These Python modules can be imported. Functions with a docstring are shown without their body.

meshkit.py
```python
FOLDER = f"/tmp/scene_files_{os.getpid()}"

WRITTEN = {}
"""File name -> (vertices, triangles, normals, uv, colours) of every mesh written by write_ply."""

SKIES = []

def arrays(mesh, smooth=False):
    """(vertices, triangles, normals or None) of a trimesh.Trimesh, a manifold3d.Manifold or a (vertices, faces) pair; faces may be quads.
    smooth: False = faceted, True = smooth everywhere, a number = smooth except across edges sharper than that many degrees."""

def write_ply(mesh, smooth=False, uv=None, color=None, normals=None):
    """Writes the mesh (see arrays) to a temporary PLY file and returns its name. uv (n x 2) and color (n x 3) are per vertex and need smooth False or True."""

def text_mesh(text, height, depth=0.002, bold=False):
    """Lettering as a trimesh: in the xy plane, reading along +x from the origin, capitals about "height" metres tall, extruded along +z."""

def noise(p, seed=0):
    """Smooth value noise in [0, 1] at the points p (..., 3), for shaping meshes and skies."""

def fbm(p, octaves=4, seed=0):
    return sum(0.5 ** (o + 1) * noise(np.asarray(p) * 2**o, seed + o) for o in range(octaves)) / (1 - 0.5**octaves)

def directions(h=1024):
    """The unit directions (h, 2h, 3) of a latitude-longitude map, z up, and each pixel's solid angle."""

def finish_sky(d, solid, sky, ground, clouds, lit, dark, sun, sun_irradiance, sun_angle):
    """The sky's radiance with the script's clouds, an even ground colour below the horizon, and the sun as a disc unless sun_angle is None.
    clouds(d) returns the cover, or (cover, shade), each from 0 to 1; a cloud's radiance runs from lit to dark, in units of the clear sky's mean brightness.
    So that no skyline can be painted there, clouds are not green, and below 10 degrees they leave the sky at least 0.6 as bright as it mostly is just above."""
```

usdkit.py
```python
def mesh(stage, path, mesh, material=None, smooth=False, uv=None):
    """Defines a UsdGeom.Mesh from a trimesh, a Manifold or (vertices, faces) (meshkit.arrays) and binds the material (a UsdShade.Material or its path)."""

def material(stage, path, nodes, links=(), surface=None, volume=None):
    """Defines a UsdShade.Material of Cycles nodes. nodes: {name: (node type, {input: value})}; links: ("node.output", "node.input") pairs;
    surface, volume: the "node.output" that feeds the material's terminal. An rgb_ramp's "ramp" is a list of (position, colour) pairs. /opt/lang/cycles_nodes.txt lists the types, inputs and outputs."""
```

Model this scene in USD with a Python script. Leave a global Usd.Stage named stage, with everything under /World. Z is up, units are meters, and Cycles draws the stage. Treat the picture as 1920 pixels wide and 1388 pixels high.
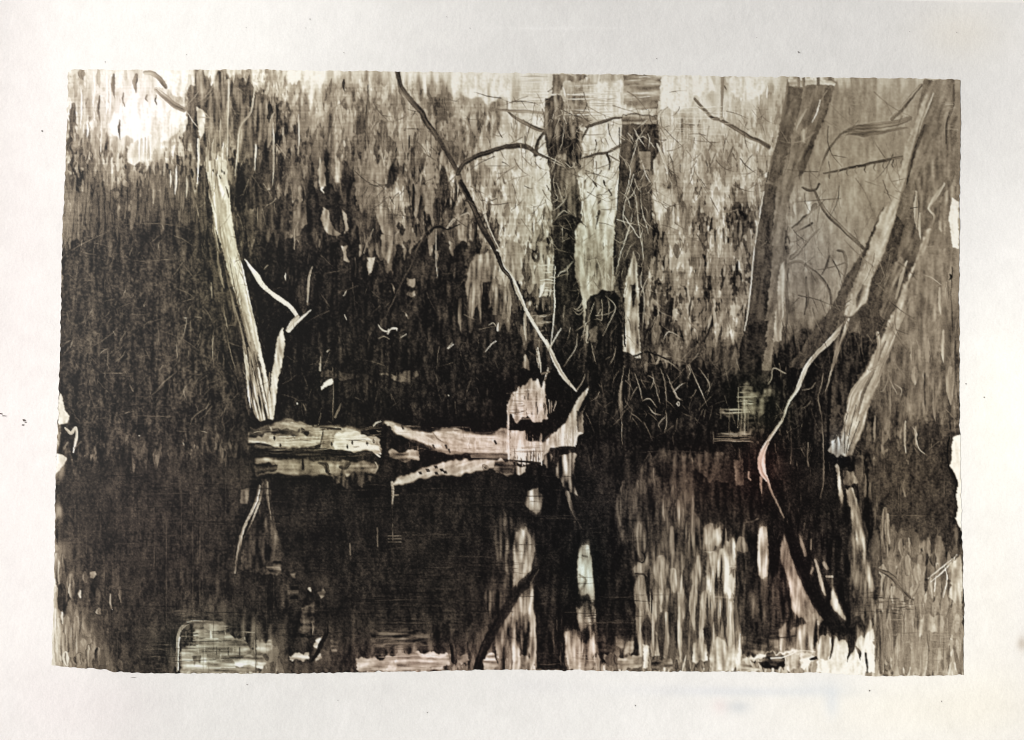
import math
import numpy as np
import trimesh
from scipy.ndimage import gaussian_filter, zoom, map_coordinates
from pxr import Usd, UsdGeom, UsdLux, UsdShade, Gf, Sdf, Vt
import usdkit

stage = Usd.Stage.CreateInMemory()
UsdGeom.SetStageUpAxis(stage, UsdGeom.Tokens.z)
UsdGeom.SetStageMetersPerUnit(stage, 1.0)
UsdGeom.Xform.Define(stage, '/World')
UsdGeom.Scope.Define(stage, '/World/Looks')

# ------------------------------------------------------------------ camera, sky, sun, exposure
W, H = 1920.0, 1388.0                     # proportions of the photograph
TABLE_Z = 0.75
HFOV = math.radians(58)
DIST = 0.96 / (2 * math.tan(HFOV / 2))    # the view is about 0.96 m wide on the paper
TILT = math.radians(1.85)                 # the camera stands a little towards the lower edge
cam = UsdGeom.Camera.Define(stage, '/World/Camera')
FOC = 24.0
AP = 2 * FOC * math.tan(HFOV / 2)
cam.CreateFocalLengthAttr(FOC)
cam.CreateHorizontalApertureAttr(AP)
cam.CreateVerticalApertureAttr(AP * H / W)
cam.CreateClippingRangeAttr(Gf.Vec2f(0.01, 1000))
CAM = np.array([0.0, -DIST * math.sin(TILT), TABLE_Z + DIST * math.cos(TILT)])
cam.AddTranslateOp().Set(Gf.Vec3d(*CAM))
cam.AddRotateXOp().Set(math.degrees(TILT))
EXPOSURE = 0.45
cam.CreateExposureAttr(EXPOSURE)

SUN_EL, SUN_AZ = math.radians(24), math.radians(-78)      # azimuth = atan2(x, y): light comes from the left
sun = UsdLux.DistantLight.Define(stage, '/World/sun')
sun.CreateNormalizeAttr(True)
sun.CreateIntensityAttr(1.1)
sun.CreateAngleAttr(4.0)
sun.CreateColorAttr(Gf.Vec3f(1.0, 0.965, 0.92))
sun.AddRotateZOp().Set(-math.degrees(SUN_AZ))
sun.AddRotateXOp().Set(-(90 - math.degrees(SUN_EL)))
dome = UsdLux.DomeLight.Define(stage, '/World/sky')
dome.GetPrim().SetCustomDataByKey('kind', 'structure')
skym = usdkit.material(stage, '/World/Looks/sky_look', {
    's': ('sky_texture', {'sky_type': 'single_scattering', 'sun_disc': False, 'sun_elevation': SUN_EL, 'sun_rotation': SUN_AZ}),
    'c': ('rgb_to_bw', {}),
    'm': ('mix_color', {'fac': 0.92}),
    'b': ('background_shader', {'strength': 0.06})},
    [('s.color', 'c.color'), ('s.color', 'm.a'), ('c.val', 'm.b'), ('m.result', 'b.color')], surface='b.background')
UsdShade.MaterialBindingAPI.Apply(dome.GetPrim()).Bind(skym)


LIFT_X = np.array([-80, 0, 100, 300, 480, 700, 960, 1440, 1700, 1810, 1920, 2000.0])
LIFT_Y = np.array([-40, 130, 350, 700, 1000, 1270, 1450.0])
LEAN = np.array([                          # how far the sheet leans towards the window side, place by place
    [.80, .87, .99, .99, .97, .86, .74, .72, .70, .73, .76, .78],
    [.80, .87, .98, .99, .96, .86, .76, .74, .71, .73, .76, .78],
    [.86, .90, .96, .93, .88, .82, .77, .74, .74, .79, .84, .85],
    [.92, .97, .99, .94, .86, .82, .79, .78, .84, .97, 1.03, 1.03],
    [.92, .97, .97, .91, .85, .82, .80, .81, .86, .94, .95, .93],
    [.88, .92, .90, .82, .82, .83, .84, .88, .90, .88, .87, .85],
    [.88, .89, .88, .83, .83, .85, .88, .91, .91, .89, .87, .85]])
LEAN_K = 1.6
from scipy.interpolate import RectBivariateSpline, RegularGridInterpolator
_lx, _ly = np.linspace(-80, 2000, 209), np.linspace(-40, 1450, 150)
_s = RegularGridInterpolator((LIFT_Y, LIFT_X), LEAN)(np.stack(np.meshgrid(_ly, _lx, indexing='ij'), -1))
_s = gaussian_filter((_s / 0.81 - 1) / LEAN_K, (9, 4), mode='nearest')
_h = np.cumsum(_s, 1) * (_lx[1] - _lx[0]) * 0.0005
_h = gaussian_filter(_h - _h.mean(1, keepdims=True), (6, 1), mode='nearest')
_h += 0.003 - _h.min()
LIFT = RectBivariateSpline(_ly, _lx, _h, kx=3, ky=3)


def lift(px, py):
    """Height of the cockled sheet above the table."""
    return LIFT.ev(np.asarray(py, float), np.asarray(px, float))


def to_sheet(px, py):
    """The point of the sheet for a position given in the photograph's proportions."""
    px, py = np.asarray(px, float), np.asarray(py, float)
    z = TABLE_Z + lift(px, py)
    k = math.tan(HFOV / 2) / (W / 2)
    dx, dy = (px - W / 2) * k, -(py - H / 2) * k
    c, s = math.cos(TILT), math.sin(TILT)
    wy, wz = dy * c + s, dy * s - c           # camera ray (dx, dy, -1) turned about x by TILT
    t = -(CAM[2] - z) / wz
    return CAM[0] + t * dx, CAM[1] + t * wy, z


# ------------------------------------------------------------------ materials
def mat(name, nodes, links):
    return usdkit.material(stage, '/World/Looks/' + name, nodes, links, surface='p.BSDF')


GRAIN = [('g.position', 'n1.vector'), ('g.position', 'n2.vector')]
ink_look = mat('ink_look', {
    'a': ('attribute', {'attribute': 'ink'}), 'g': ('geometry', {}),
    'n1': ('noise_texture', {'scale': 1150, 'detail': 2, 'roughness': 0.7}),
    'n2': ('noise_texture', {'scale': 420, 'detail': 3, 'roughness': 0.6}),
    'r1': ('map_range', {'from_min': 0.3, 'from_max': 0.7, 'to_min': 0.62, 'to_max': 1.38}),
    'b': ('rgb_to_bw', {}), 'k': ('map_range', {'from_min': 0.015, 'from_max': 0.30, 'to_min': 1.0, 'to_max': 0.15}),
    'rr': ('mix_float', {'a': 1.0}),
    'm': ('vector_math', {'math_type': 'scale'}),
    'bp': ('bump', {'strength': 0.12, 'distance': 0.0006}),
    'p': ('principled_bsdf', {'roughness': 0.6, 'specular_ior_level': 0.12})},
    GRAIN + [('n1.fac', 'r1.value'), ('a.color', 'm.vector1'), ('a.color', 'b.color'), ('b.val', 'k.value'), ('k.result', 'rr.fac'),
             ('r1.result', 'rr.b'), ('rr.result', 'm.scale'), ('m.vector', 'p.base_color'),
             ('n2.fac', 'bp.height'), ('bp.normal', 'p.normal')])
paper_look = mat('paper_look', {
    'a': ('attribute', {'attribute': 'ink'}), 'g': ('geometry', {}),
    'n1': ('noise_texture', {'scale': 520, 'detail': 4, 'roughness': 0.75}),
    'n2': ('noise_texture', {'scale': 160, 'detail': 5, 'roughness': 0.7}),
    'r1': ('map_range', {'from_min': 0.3, 'from_max': 0.7, 'to_min': 0.955, 'to_max': 1.035}),
    'm': ('vector_math', {'math_type': 'scale'}),
    'bp': ('bump', {'strength': 0.30, 'distance': 0.0008}),
    'p': ('principled_bsdf', {'roughness': 0.85, 'specular_ior_level': 0.2})},
    GRAIN + [('n1.fac', 'r1.value'), ('a.color', 'm.vector1'), ('r1.result', 'm.scale'), ('m.vector', 'p.base_color'),
             ('n2.fac', 'bp.height'), ('bp.normal', 'p.normal')])


def plain(name, color, rough=0.5, scale=20.0, var=0.12):
    lo, hi = [tuple(c * (1 + s * var) for c in color) for s in (-1, 1)]
    return mat(name, {'g': ('geometry', {}), 'n': ('noise_texture', {'scale': scale, 'detail': 5}),
                      'r': ('rgb_ramp', {'ramp': [(0.3, lo), (0.7, hi)]}), 'p': ('principled_bsdf', {'roughness': rough})},
               [('g.position', 'n.vector'), ('n.fac', 'r.fac'), ('r.color', 'p.base_color')])


table_look = plain('table_look', (0.84, 0.83, 0.81), 0.4, 60, 0.02)
leg_look = plain('leg_look', (0.45, 0.33, 0.22), 0.5, 30, 0.2)
ground_look = plain('ground_look', (0.30, 0.29, 0.27), 0.9, 6, 0.2)


def tag(prim, label=None, category=None, kind=None):
    for k, v in (('label', label), ('category', category), ('kind', kind)):
        if v:
            prim.SetCustomDataByKey(k, v)
    return prim


# ------------------------------------------------------------------ ground and table
gs = 60.0
tag(usdkit.mesh(stage, '/World/ground', (np.array([[-gs, -gs, 0], [gs, -gs, 0], [gs, gs, 0], [-gs, gs, 0]]), np.array([[0, 1, 2, 3]])), ground_look).GetPrim(), kind='structure')
tb = UsdGeom.Xform.Define(stage, '/World/work_table')
tag(tb.GetPrim(), 'white topped work table under the large sheet of paper', 'table')
from shapely.geometry import box as sbox
top2d = sbox(-0.72, -0.55, 0.72, 0.55).buffer(0.02)
tt = trimesh.creation.extrude_polygon(top2d, 0.03)
tt.apply_translation([0, 0, TABLE_Z - 0.03])
usdkit.mesh(stage, '/World/work_table/table_top', tt, table_look, smooth=30)
k = 0
for sx in (-1, 1):
    for sy in (-1, 1):
        lg = trimesh.creation.cone(0.03, 0.01, sections=4)
        b0, b1 = 0.022, 0.03
        v = np.array([[x * b, y * b, z] for z, b in ((0, b0), (TABLE_Z - 0.03, b1)) for x, y in ((-1, -1), (1, -1), (1, 1), (-1, 1))])
        v[:, 0] += sx * 0.65; v[:, 1] += sy * 0.48
        f = [[3, 2, 1, 0], [4, 5, 6, 7], [0, 1, 5, 4], [1, 2, 6, 5], [2, 3, 7, 6], [3, 0, 4, 7]]
        usdkit.mesh(stage, '/World/work_table/leg' + ('_%03d' % k if k else ''), (v, np.array(f)), leg_look)
        k += 1
for i, (cx, cy, ex, ey) in enumerate(((0, -0.48, 1.23, 0.02), (0, 0.48, 1.23, 0.02), (-0.65, 0, 0.02, 0.89), (0.65, 0, 0.02, 0.89))):
    ap = trimesh.creation.box((ex, ey, 0.08)); ap.apply_translation([cx, cy, TABLE_Z - 0.072])
    usdkit.mesh(stage, '/World/work_table/apron' + ('_%03d' % i if i else ''), ap, leg_look)

# ------------------------------------------------------------------ the print: tools that work out the ink at every point of the plate
CW, CH = 1920, 1388
rng = np.random.default_rng(11)


def field(sy, sx, seed):
    f = gaussian_filter(np.random.default_rng(seed).standard_normal((CH, CW)).astype(np.float32), (sy, sx), mode='wrap')
    return f / f.std()


NV = field(22, 1.6, 1)       # long upright bristle marks
NV2 = field(9, 3.0, 2)       # short upright marks
NH = field(1.0, 26, 3)       # level wiping marks
NB = field(14, 12, 4)        # blotches
NF = field(1.3, 1.3, 5)      # grain
NE = field(2.6, 2.0, 15)
DR = field(34, 2.6, 18)      # drips
NG = field(0.8, 0.8, 16)
CL = field(26, 15, 17)       # clumps of leaves
WX = field(10, 5, 6)         # ragged edges
WY = field(16, 4, 7)
YY, XX = np.mgrid[0:CH, 0:CW].astype(np.float32)

GRID = '''
99 99 75 78 80 85 90 85 80 75 60 85 95 80 80 78 85 85 90 92 88 80 60 72 72 78 92 92 75 90 80 85 80 70 72 72 70 58
99 99 72 80 80 88 82 55 42 48 45 62 60 55 60 62 50 62 72 76 82 68 65 78 80 82 88 86 78 78 65 48 45 50 58 60 52 50
99 99 62 66 85 97 93 55 45 42 38 52 55 52 55 52 50 50 55 60 75 60 48 70 75 60 70 74 72 68 62 42 48 55 60 58 50 50
99 99 60 62 80 92 70 42 55 48 38 45 42 48 48 52 48 45 55 70 64 66 45 70 68 50 68 68 66 62 50 45 52 50 48 48 45 48
99 99 50 45 45 45 45 42 55 28 30 35 28 35 50 45 45 55 38 62 68 66 48 74 68 50 60 64 62 60 45 46 58 60 62 55 45 48
99 99 42 38 30 28 32 34 40 25 30 30 18 22 45 48 45 40 50 60 65 70 50 74 62 48 62 55 62 66 45 55 60 60 55 52 48 58
99 99 38 34 28 30 24 28 34 25 24 32 20 32 25 45 40 30 40 58 65 62 40 72 52 42 50 48 50 58 45 54 58 58 55 42 45 62
99 99 24 22 24 18 14 18 24 20 17 16 15 20 20 45 22 20 35 50 54 54 35 62 45 42 48 52 48 50 42 50 55 55 50 40 50 50
99 99 24 20 22 18 16 17 22 17 16 16 13 13 16 24 18 15 35 48 55 56 30 52 38 42 50 48 46 45 41 48 50 52 44 40 50 45
99 99 24 22 20 16 17 18 20 16 14 14 12 13 13 15 16 13 34 38 50 55 25 32 30 45 46 46 44 42 40 48 48 45 42 40 50 42
99 99 22 20 20 18 17 22 20 17 12 12 12 12 12 13 12 12 22 25 32 45 20 18 20 42 45 46 46 38 38 30 32 30 30 42 40 36
99 99 22 22 22 22 20 22 18 16 12 12 12 12 12 12 12 12 12 12 14 20 11 12 14 26 28 26 25 22 26 18 22 22 34 44 42 36
99 99 18 16 17 17 17 18 18 16 12 12 12 15 16 20 14 12 12 11 12 12 11 12 14 14 15 14 14 22 12 14 14 24 44 40 38 45
99 99 19 16 15 14 14 15 17 14 11 11 11 11 11 11 11 11 11 11 12 12 12 12 12 10 10 10 12 26 11 12 14 32 38 34 34 42
99 99 20 14 14 14 14 14 14 14 12 12 12 12 12 12 12 12 12 12 12 12 12 12 11 9 9 9 12 20 11 12 14 30 32 30 28 34
99 99 20 17 16 15 16 19 19 14 14 14 14 14 14 13 13 13 13 14 14 14 14 12 13 16 19 20 17 18 12 12 14 26 25 24 24 24
99 99 18 18 18 17 17 18 19 15 13 12 12 12 12 13 14 14 14 14 16 13 14 12 20 25 27 24 14 15 11 12 14 28 26 24 24 24
99 99 18 18 17 16 16 17 18 16 14 13 13 13 14 13 14 15 15 15 15 12 13 14 18 29 33 29 13 14 12 11 12 28 26 24 24 24
99 99 20 18 17 16 16 17 17 17 16 15 13 13 14 14 14 14 14 17 28 12 13 14 15 30 34 38 36 22 15 14 14 26 36 36 32 30
99 99 40 20 16 16 16 16 17 18 18 17 14 14 14 13 13 13 14 18 34 12 13 13 13 38 44 42 50 32 22 22 18 20 44 48 42 45
99 99 26 25 21 17 16 16 15 15 16 17 18 15 14 13 14 14 14 24 34 13 13 14 14 42 46 40 52 26 22 32 20 20 42 52 50 50
99 99 55 32 17 16 16 26 32 18 15 15 18 15 16 18 18 16 15 28 42 14 16 14 14 42 40 42 48 24 20 32 20 22 40 46 50 55
99 99 60 44 22 18 18 46 52 46 38 28 28 18 22 28 28 22 20 36 44 16 36 40 26 44 42 46 56 30 38 55 50 55 48 54 54 55
99 99 50 45 30 20 20 58 57 53 36 32 24 20 48 56 54 48 34 48 54 20 48 58 45 56 46 54 68 54 64 68 90 92 55 56 55 55
'''
G = np.array([[float(v) for v in r.split()] for r in GRID.strip().split('\n')]) / 100.0    # rows y = 140, 173, 223, ... ; columns x = 24, 72, ...
ROWS = np.array([138.0, 170] + [223 + 49.57 * i for i in range(22)])
ROWS = np.concatenate([[138.0], [173.5 + 49.57 * i for i in range(22)], [1252.0]])
GX = (XX + 7 * WX + 3 * NV2 - 24) / 48.0
gy = YY + 11 * WY + 5 * NV2 + 13 * DR
GY = np.interp(gy.ravel(), ROWS, np.arange(24)).reshape(CH, CW)
T = map_coordinates(G, [GY, np.clip(GX, 0, 37)], order=1, mode='nearest').astype(np.float32)
T += np.where(T < .26, .03, 0) + .05 * np.exp(-(((XX - 240) / 200) ** 2 + ((YY - 1010) / 190) ** 4))
T = gaussian_filter(T, .8)
BS = gaussian_filter(map_coordinates(G, [np.interp(YY.ravel(), ROWS, np.arange(24)).reshape(CH, CW), np.clip((XX - 24) / 48, 0, 37)], order=1, mode='nearest'), 6)

PARTS = []                       # (name, label, parent index)
SEG = np.zeros((CH, CW), np.int16) - 1


def part(name, label=None, parent=None):
    PARTS.append((name, label, parent))
    return len(PARTS) - 1


def clampbox(x0, y0, x1, y1):
    return max(int(x0), 0), max(int(y0), 0), min(int(x1) + 1, CW), min(int(y1) + 1, CH)


def inside(pts, X, Y):
    c = np.zeros(X.shape, bool)
    n = len(pts)
    for i in range(n):
        (x0, y0), (x1, y1) = pts[i], pts[(i + 1) % n]
        if y0 == y1:
            continue
        c ^= ((y0 > Y) != (y1 > Y)) & (X < (x1 - x0) * (Y - y0) / (y1 - y0) + x0)
    return c


LUT = gaussian_filter(np.random.default_rng(77).standard_normal((512, 512)).astype(np.float32), (1.0, 5.0), mode='wrap')
LUT /= LUT.std()


def streak(u, s, fu=1.0, fs=1.0):
    return map_coordinates(LUT, [(u * fu) % 511, (s * fs) % 511], order=1, mode='wrap')


def lay(sl, al, tone, p, thr=0.5):
    if isinstance(p, str):                # a piece that is a part of its own
        p = part(p)
    T[sl] += al * (tone - T[sl])
    if p is not None:
        SEG[sl][al > thr] = p


def poly(pts, tone, p=None, a=1.0, rag=2.0, feather=0.7, st=0.07, ang=90, fu=0.55, fs=0.45, g=0.01, drip=0.0, mot=0.018):
    pts = [(float(x), float(y)) for x, y in pts]
    xs, ys = zip(*pts)
    m = 6 + 3 * rag + 2 * drip
    x0, y0, x1, y1 = clampbox(min(xs) - m, min(ys) - m, max(xs) + m, max(ys) + m)
    sl = np.s_[y0:y1, x0:x1]
    X, Y = XX[sl], YY[sl]
    k = inside(pts, X + rag * (.26 * WX[sl] + .26 * NE[sl]) + 0.5 * NF[sl], Y + rag * (.7 * WY[sl] + .3 * NE[sl]) + drip * DR[sl]).astype(np.float32)
    al = gaussian_filter(k, feather) * a
    c, s = math.cos(math.radians(ang)), math.sin(math.radians(ang))
    n = streak(-X * s + Y * c + 300, X * c + Y * s + 200, fu, fs)
    tn = tone if not callable(tone) else tone(X, Y)
    lay(sl, al, np.clip(tn + st * n + g * NF[sl] + mot * (NV2[sl] + .7 * NE[sl]), 0.05, 1), p)


def comb(box, n, tone, w, p=None, level=True, seed=0, a=.75, brk=.6, part_len=(.25, 1.0)):
    """A patch of uneven, broken, nearly parallel scrapes."""
    r = np.random.default_rng(1000 + seed)
    x0, y0, x1, y1 = box
    for _ in range(n):
        f = r.uniform(*part_len)
        if level:
            l = (x1 - x0) * f
            x, y = x0 + r.uniform(0, 1) * (x1 - x0 - l), r.uniform(y0, y1)
            c = [(x, y), (x + l / 2, y + r.normal(0, .8)), (x + l, y + r.normal(-.5, 1.2))]
        else:
            l = (y1 - y0) * f
            x, y = r.uniform(x0, x1), y0 + r.uniform(0, 1) * (y1 - y0 - l)
            c = [(x, y), (x + r.normal(0, .6), y + l / 2), (x + r.normal(0, 1), y + l)]
        ww = w * r.uniform(.5, 1.3)
        line(c, [ww * .4, ww, ww * .5], float(np.clip(tone + r.normal(0, .07), .05, .97)), p, a=a * r.uniform(.5, 1.2) if a < .8 else a, brk=brk)


def twigs(box, n, tone, w=1.2, p=None, seed=0, ang=1.57, spread=.6, ln=(15, 55), a=.75, keep=None):
    """Fine curving twigs that taper and fork."""
    r = np.random.default_rng(2000 + seed)
    for _ in range(n):
        x, y, th = r.uniform(box[0], box[2]), r.uniform(box[1], box[3]), r.normal(ang, spread)
        l, bend = r.uniform(*ln), r.normal(0, .5)
        if keep and not keep(x, y):
            continue
        pts = [(x, y)]
        for k in range(3):
            th += bend / 3
            pts.append((pts[-1][0] + l / 3 * math.cos(th), pts[-1][1] + l / 3 * math.sin(th)))
        t = float(np.clip(tone + r.normal(0, .06), .06, .95))
        ww = w * r.uniform(.6, 1.25)
        line(pts, [ww, ww * .8, ww * .3], t, p, a=a * r.uniform(.5, 1.1), rag=.8)
        if r.uniform() < .6:
            q = pts[1 + (r.uniform() < .5)]
            th2 = th + r.choice([-.7, .7])
            line([q, (q[0] + l * .35 * math.cos(th2), q[1] + l * .35 * math.sin(th2))], [ww * .7, ww * .3], t, p, a=a * .8, rag=.8)


def spline(pts, n=8):
    P = np.array(pts, float)
    if len(P) < 3:
        t = np.linspace(0, 1, n + 1)[:, None]
        return P[0] + (P[-1] - P[0]) * t
    Q = np.vstack([2 * P[0] - P[1], P, 2 * P[-1] - P[-2]])
    out = []
    for i in range(1, len(Q) - 2):
        for t in np.linspace(0, 1, n, endpoint=False):
            a, b, c, d = Q[i - 1], Q[i], Q[i + 1], Q[i + 2]
            out.append(0.5 * (2 * b + (c - a) * t + (2 * a - 5 * b + 4 * c - d) * t * t + (3 * b - a - 3 * c + d) * t ** 3))
    out.append(P[-1])
    return np.array(out)


def line(pts, w, tone, p=None, a=1.0, rag=1.0, feather=1.0, st=0.06, n=4, brk=0.0, fu=1.0, fs=0.4):
    C = spline(pts, n)
    L = np.concatenate([[0], np.cumsum(np.hypot(*np.diff(C, axis=0).T))])
    w = [w] if np.ndim(w) == 0 else list(w)
    wd = np.interp(L / L[-1], np.linspace(0, 1, len(w)), w) if len(w) > 1 else np.full(len(C), float(w[0]))
    m = max(wd) / 2 + 4 + 2 * rag
    x0, y0, x1, y1 = clampbox(C[:, 0].min() - m, C[:, 1].min() - m, C[:, 0].max() + m, C[:, 1].max() + m)
    if x1 <= x0 or y1 <= y0:
        return
    sl = np.s_[y0:y1, x0:x1]
    X, Y = XX[sl] + rag * (.18 * WX[sl] + .12 * NE[sl]) + 0.25 * NF[sl], YY[sl] + rag * (.18 * WY[sl] + .08 * NE[sl])
    best = np.full(X.shape, 1e9, np.float32)
    bu, bs, bw = np.zeros_like(best), np.zeros_like(best), np.zeros_like(best)
    for i in range(len(C) - 1):
        d = C[i + 1] - C[i]
        l2 = max(d @ d, 1e-6)
        t = np.clip(((X - C[i, 0]) * d[0] + (Y - C[i, 1]) * d[1]) / l2, 0, 1)
        ex, ey = X - C[i, 0] - t * d[0], Y - C[i, 1] - t * d[1]
        ds = np.hypot(ex, ey)
        k = ds < best
        best[k] = ds[k]
        bu[k] = np.sign(d[0] * ey - d[1] * ex)[k] * ds[k]
        bs[k] = (L[i] + t * (L[i + 1] - L[i]))[k]
        bw[k] = (wd[i] + t * (wd[i + 1] - wd[i]))[k]
    al = np.clip((bw / 2 - best) / feather + 0.5, 0, 1) * np.clip(bw / 1.0, 0, 1)
    nz = streak(bu + 100 + pts[0][0], bs + pts[0][1], fu, fs)
    if brk:
        al = al * np.clip(1.2 - brk * (nz + 0.6 * NF[sl]), 0, 1)
    lay(sl, al * a, np.clip(tone + st * nz, 0.04, 1), p)


# ---- the parts that the picture is made of
P_SKY = part('sky', 'pale sky of the printed scene, bare paper along its upper edge')
P_LEAF = part('hanging_foliage', 'mid grey drip-like foliage of the printed scene behind the trunks')
P_WOOD = part('dark_undergrowth', 'black inked undergrowth between the pale leaning trunk and the water')
P_WATER = part('dark_water', 'black printed water under the fallen log')
P_REFL = part('foliage_reflection', 'streaky pale reflection of foliage in the lower right of the water')
P_RWATER = part('brown_water', 'brown thinly inked water at the right edge')
P_SHORE = part('pale_shallows', 'pale broken strip along the lower edge of the printed water')

SEG[:] = P_LEAF
SEG[(BS > 0.70) & (YY < 330)] = P_SKY
SEG[(BS < 0.27) & (YY < 850)] = P_WOOD
SEG[YY > 846 + 3 * WY] = P_WATER
SEG[(YY > 846) & (XX > 1180) & (XX < 1640) & (BS > 0.24)] = P_REFL
SEG[(YY > 850) & (XX > 1600)] = P_RWATER
SEG[(YY > 1150) & (BS > 0.33) & (XX < 1180)] = P_SHORE

# ---- broad texture of the ink
up = np.clip((BS - 0.15) / 0.4, 0, 1)
wet = np.clip((YY - 852 + 9 * WY + 12 * DR) / 14, 0, 1)                    # the waterline, softly
calm = 1 - 0.75 * np.clip((XX - 1440) / 80, 0, 1) * np.clip((660 - YY + 25 * DR) / 70, 0, 1)          # thin, even ink on the right
calm *= 1 - 0.45 * np.clip((400 - YY + 20 * DR) / 120, 0, 1) * np.clip((XX - 500) / 60, 0, 1)   # quieter high up
calm *= 1 - 0.5 * np.clip((XX - 1600) / 50, 0, 1) * (1 - .6 * wet)
calm *= 1 - 0.55 * np.clip((250 - XX) / 40, 0, 1) * wet
calm *= 1 - 0.65 * np.clip((BS - 0.58) / 0.2, 0, 1)                       # open sky is quiet
calm *= 1 - 0.70 * wet * np.clip((.28 - BS) / .08, 0, 1)                             # wiped black water
T += calm * ((0.009 + 0.020 * up) * NV + (0.018 + 0.034 * up) * NV2 + (.015 + 0.02 * up) * NB)
def flecks(seed, th, soft=.35, cl=.5, sgn=1):
    """Thresholded upright noise: sharp little brush flecks in loose clumps."""
    f = .55 * field(5.5, 1.9, seed) + .42 * field(2.6, 1.4, seed + 1) + .70 * field(12, 4.0, seed + 2)
    return np.clip((f / 1.0 + sgn * cl * CL - th) / soft, 0, 1)


def band(lo0, lo1, hi0, hi1):
    return np.clip((BS - lo0) / (lo1 - lo0), 0, 1) * np.clip((hi1 - BS) / (hi1 - hi0), 0, 1)


land = 1 - wet
mid = band(.28, .40, .80, .92)
T -= calm * mid * (.25 * flecks(31, .70, cl=-.8) + .18 * flecks(41, 1.0, cl=-.4) * land)
T += calm * mid * (.17 * flecks(51, .70, cl=.6) + .15 * flecks(61, 1.1, cl=.2))
refl = np.clip((XX - 1170) / 30, 0, 1) * wet * np.clip((BS - .2) / .1, 0, 1) * np.clip((1640 - XX) / 20, 0, 1)
fl = np.clip((.7 * field(36, 4.2, 101) + .6 * field(15, 2.2, 111) + .3 * NE - .1) / .5, -1, 1)
T += refl * .15 * fl
low = band(.12, .16, .30, .40)
T += low * land * (.14 * flecks(71, 1.15, cl=.5) + .07 * flecks(81, .5, cl=.4))
T -= low * .05 * flecks(91, .6, cl=-.4)
T += (0.004 + .002 * wet) * NH
T = np.clip(T, 0.07, 1.0)


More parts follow.
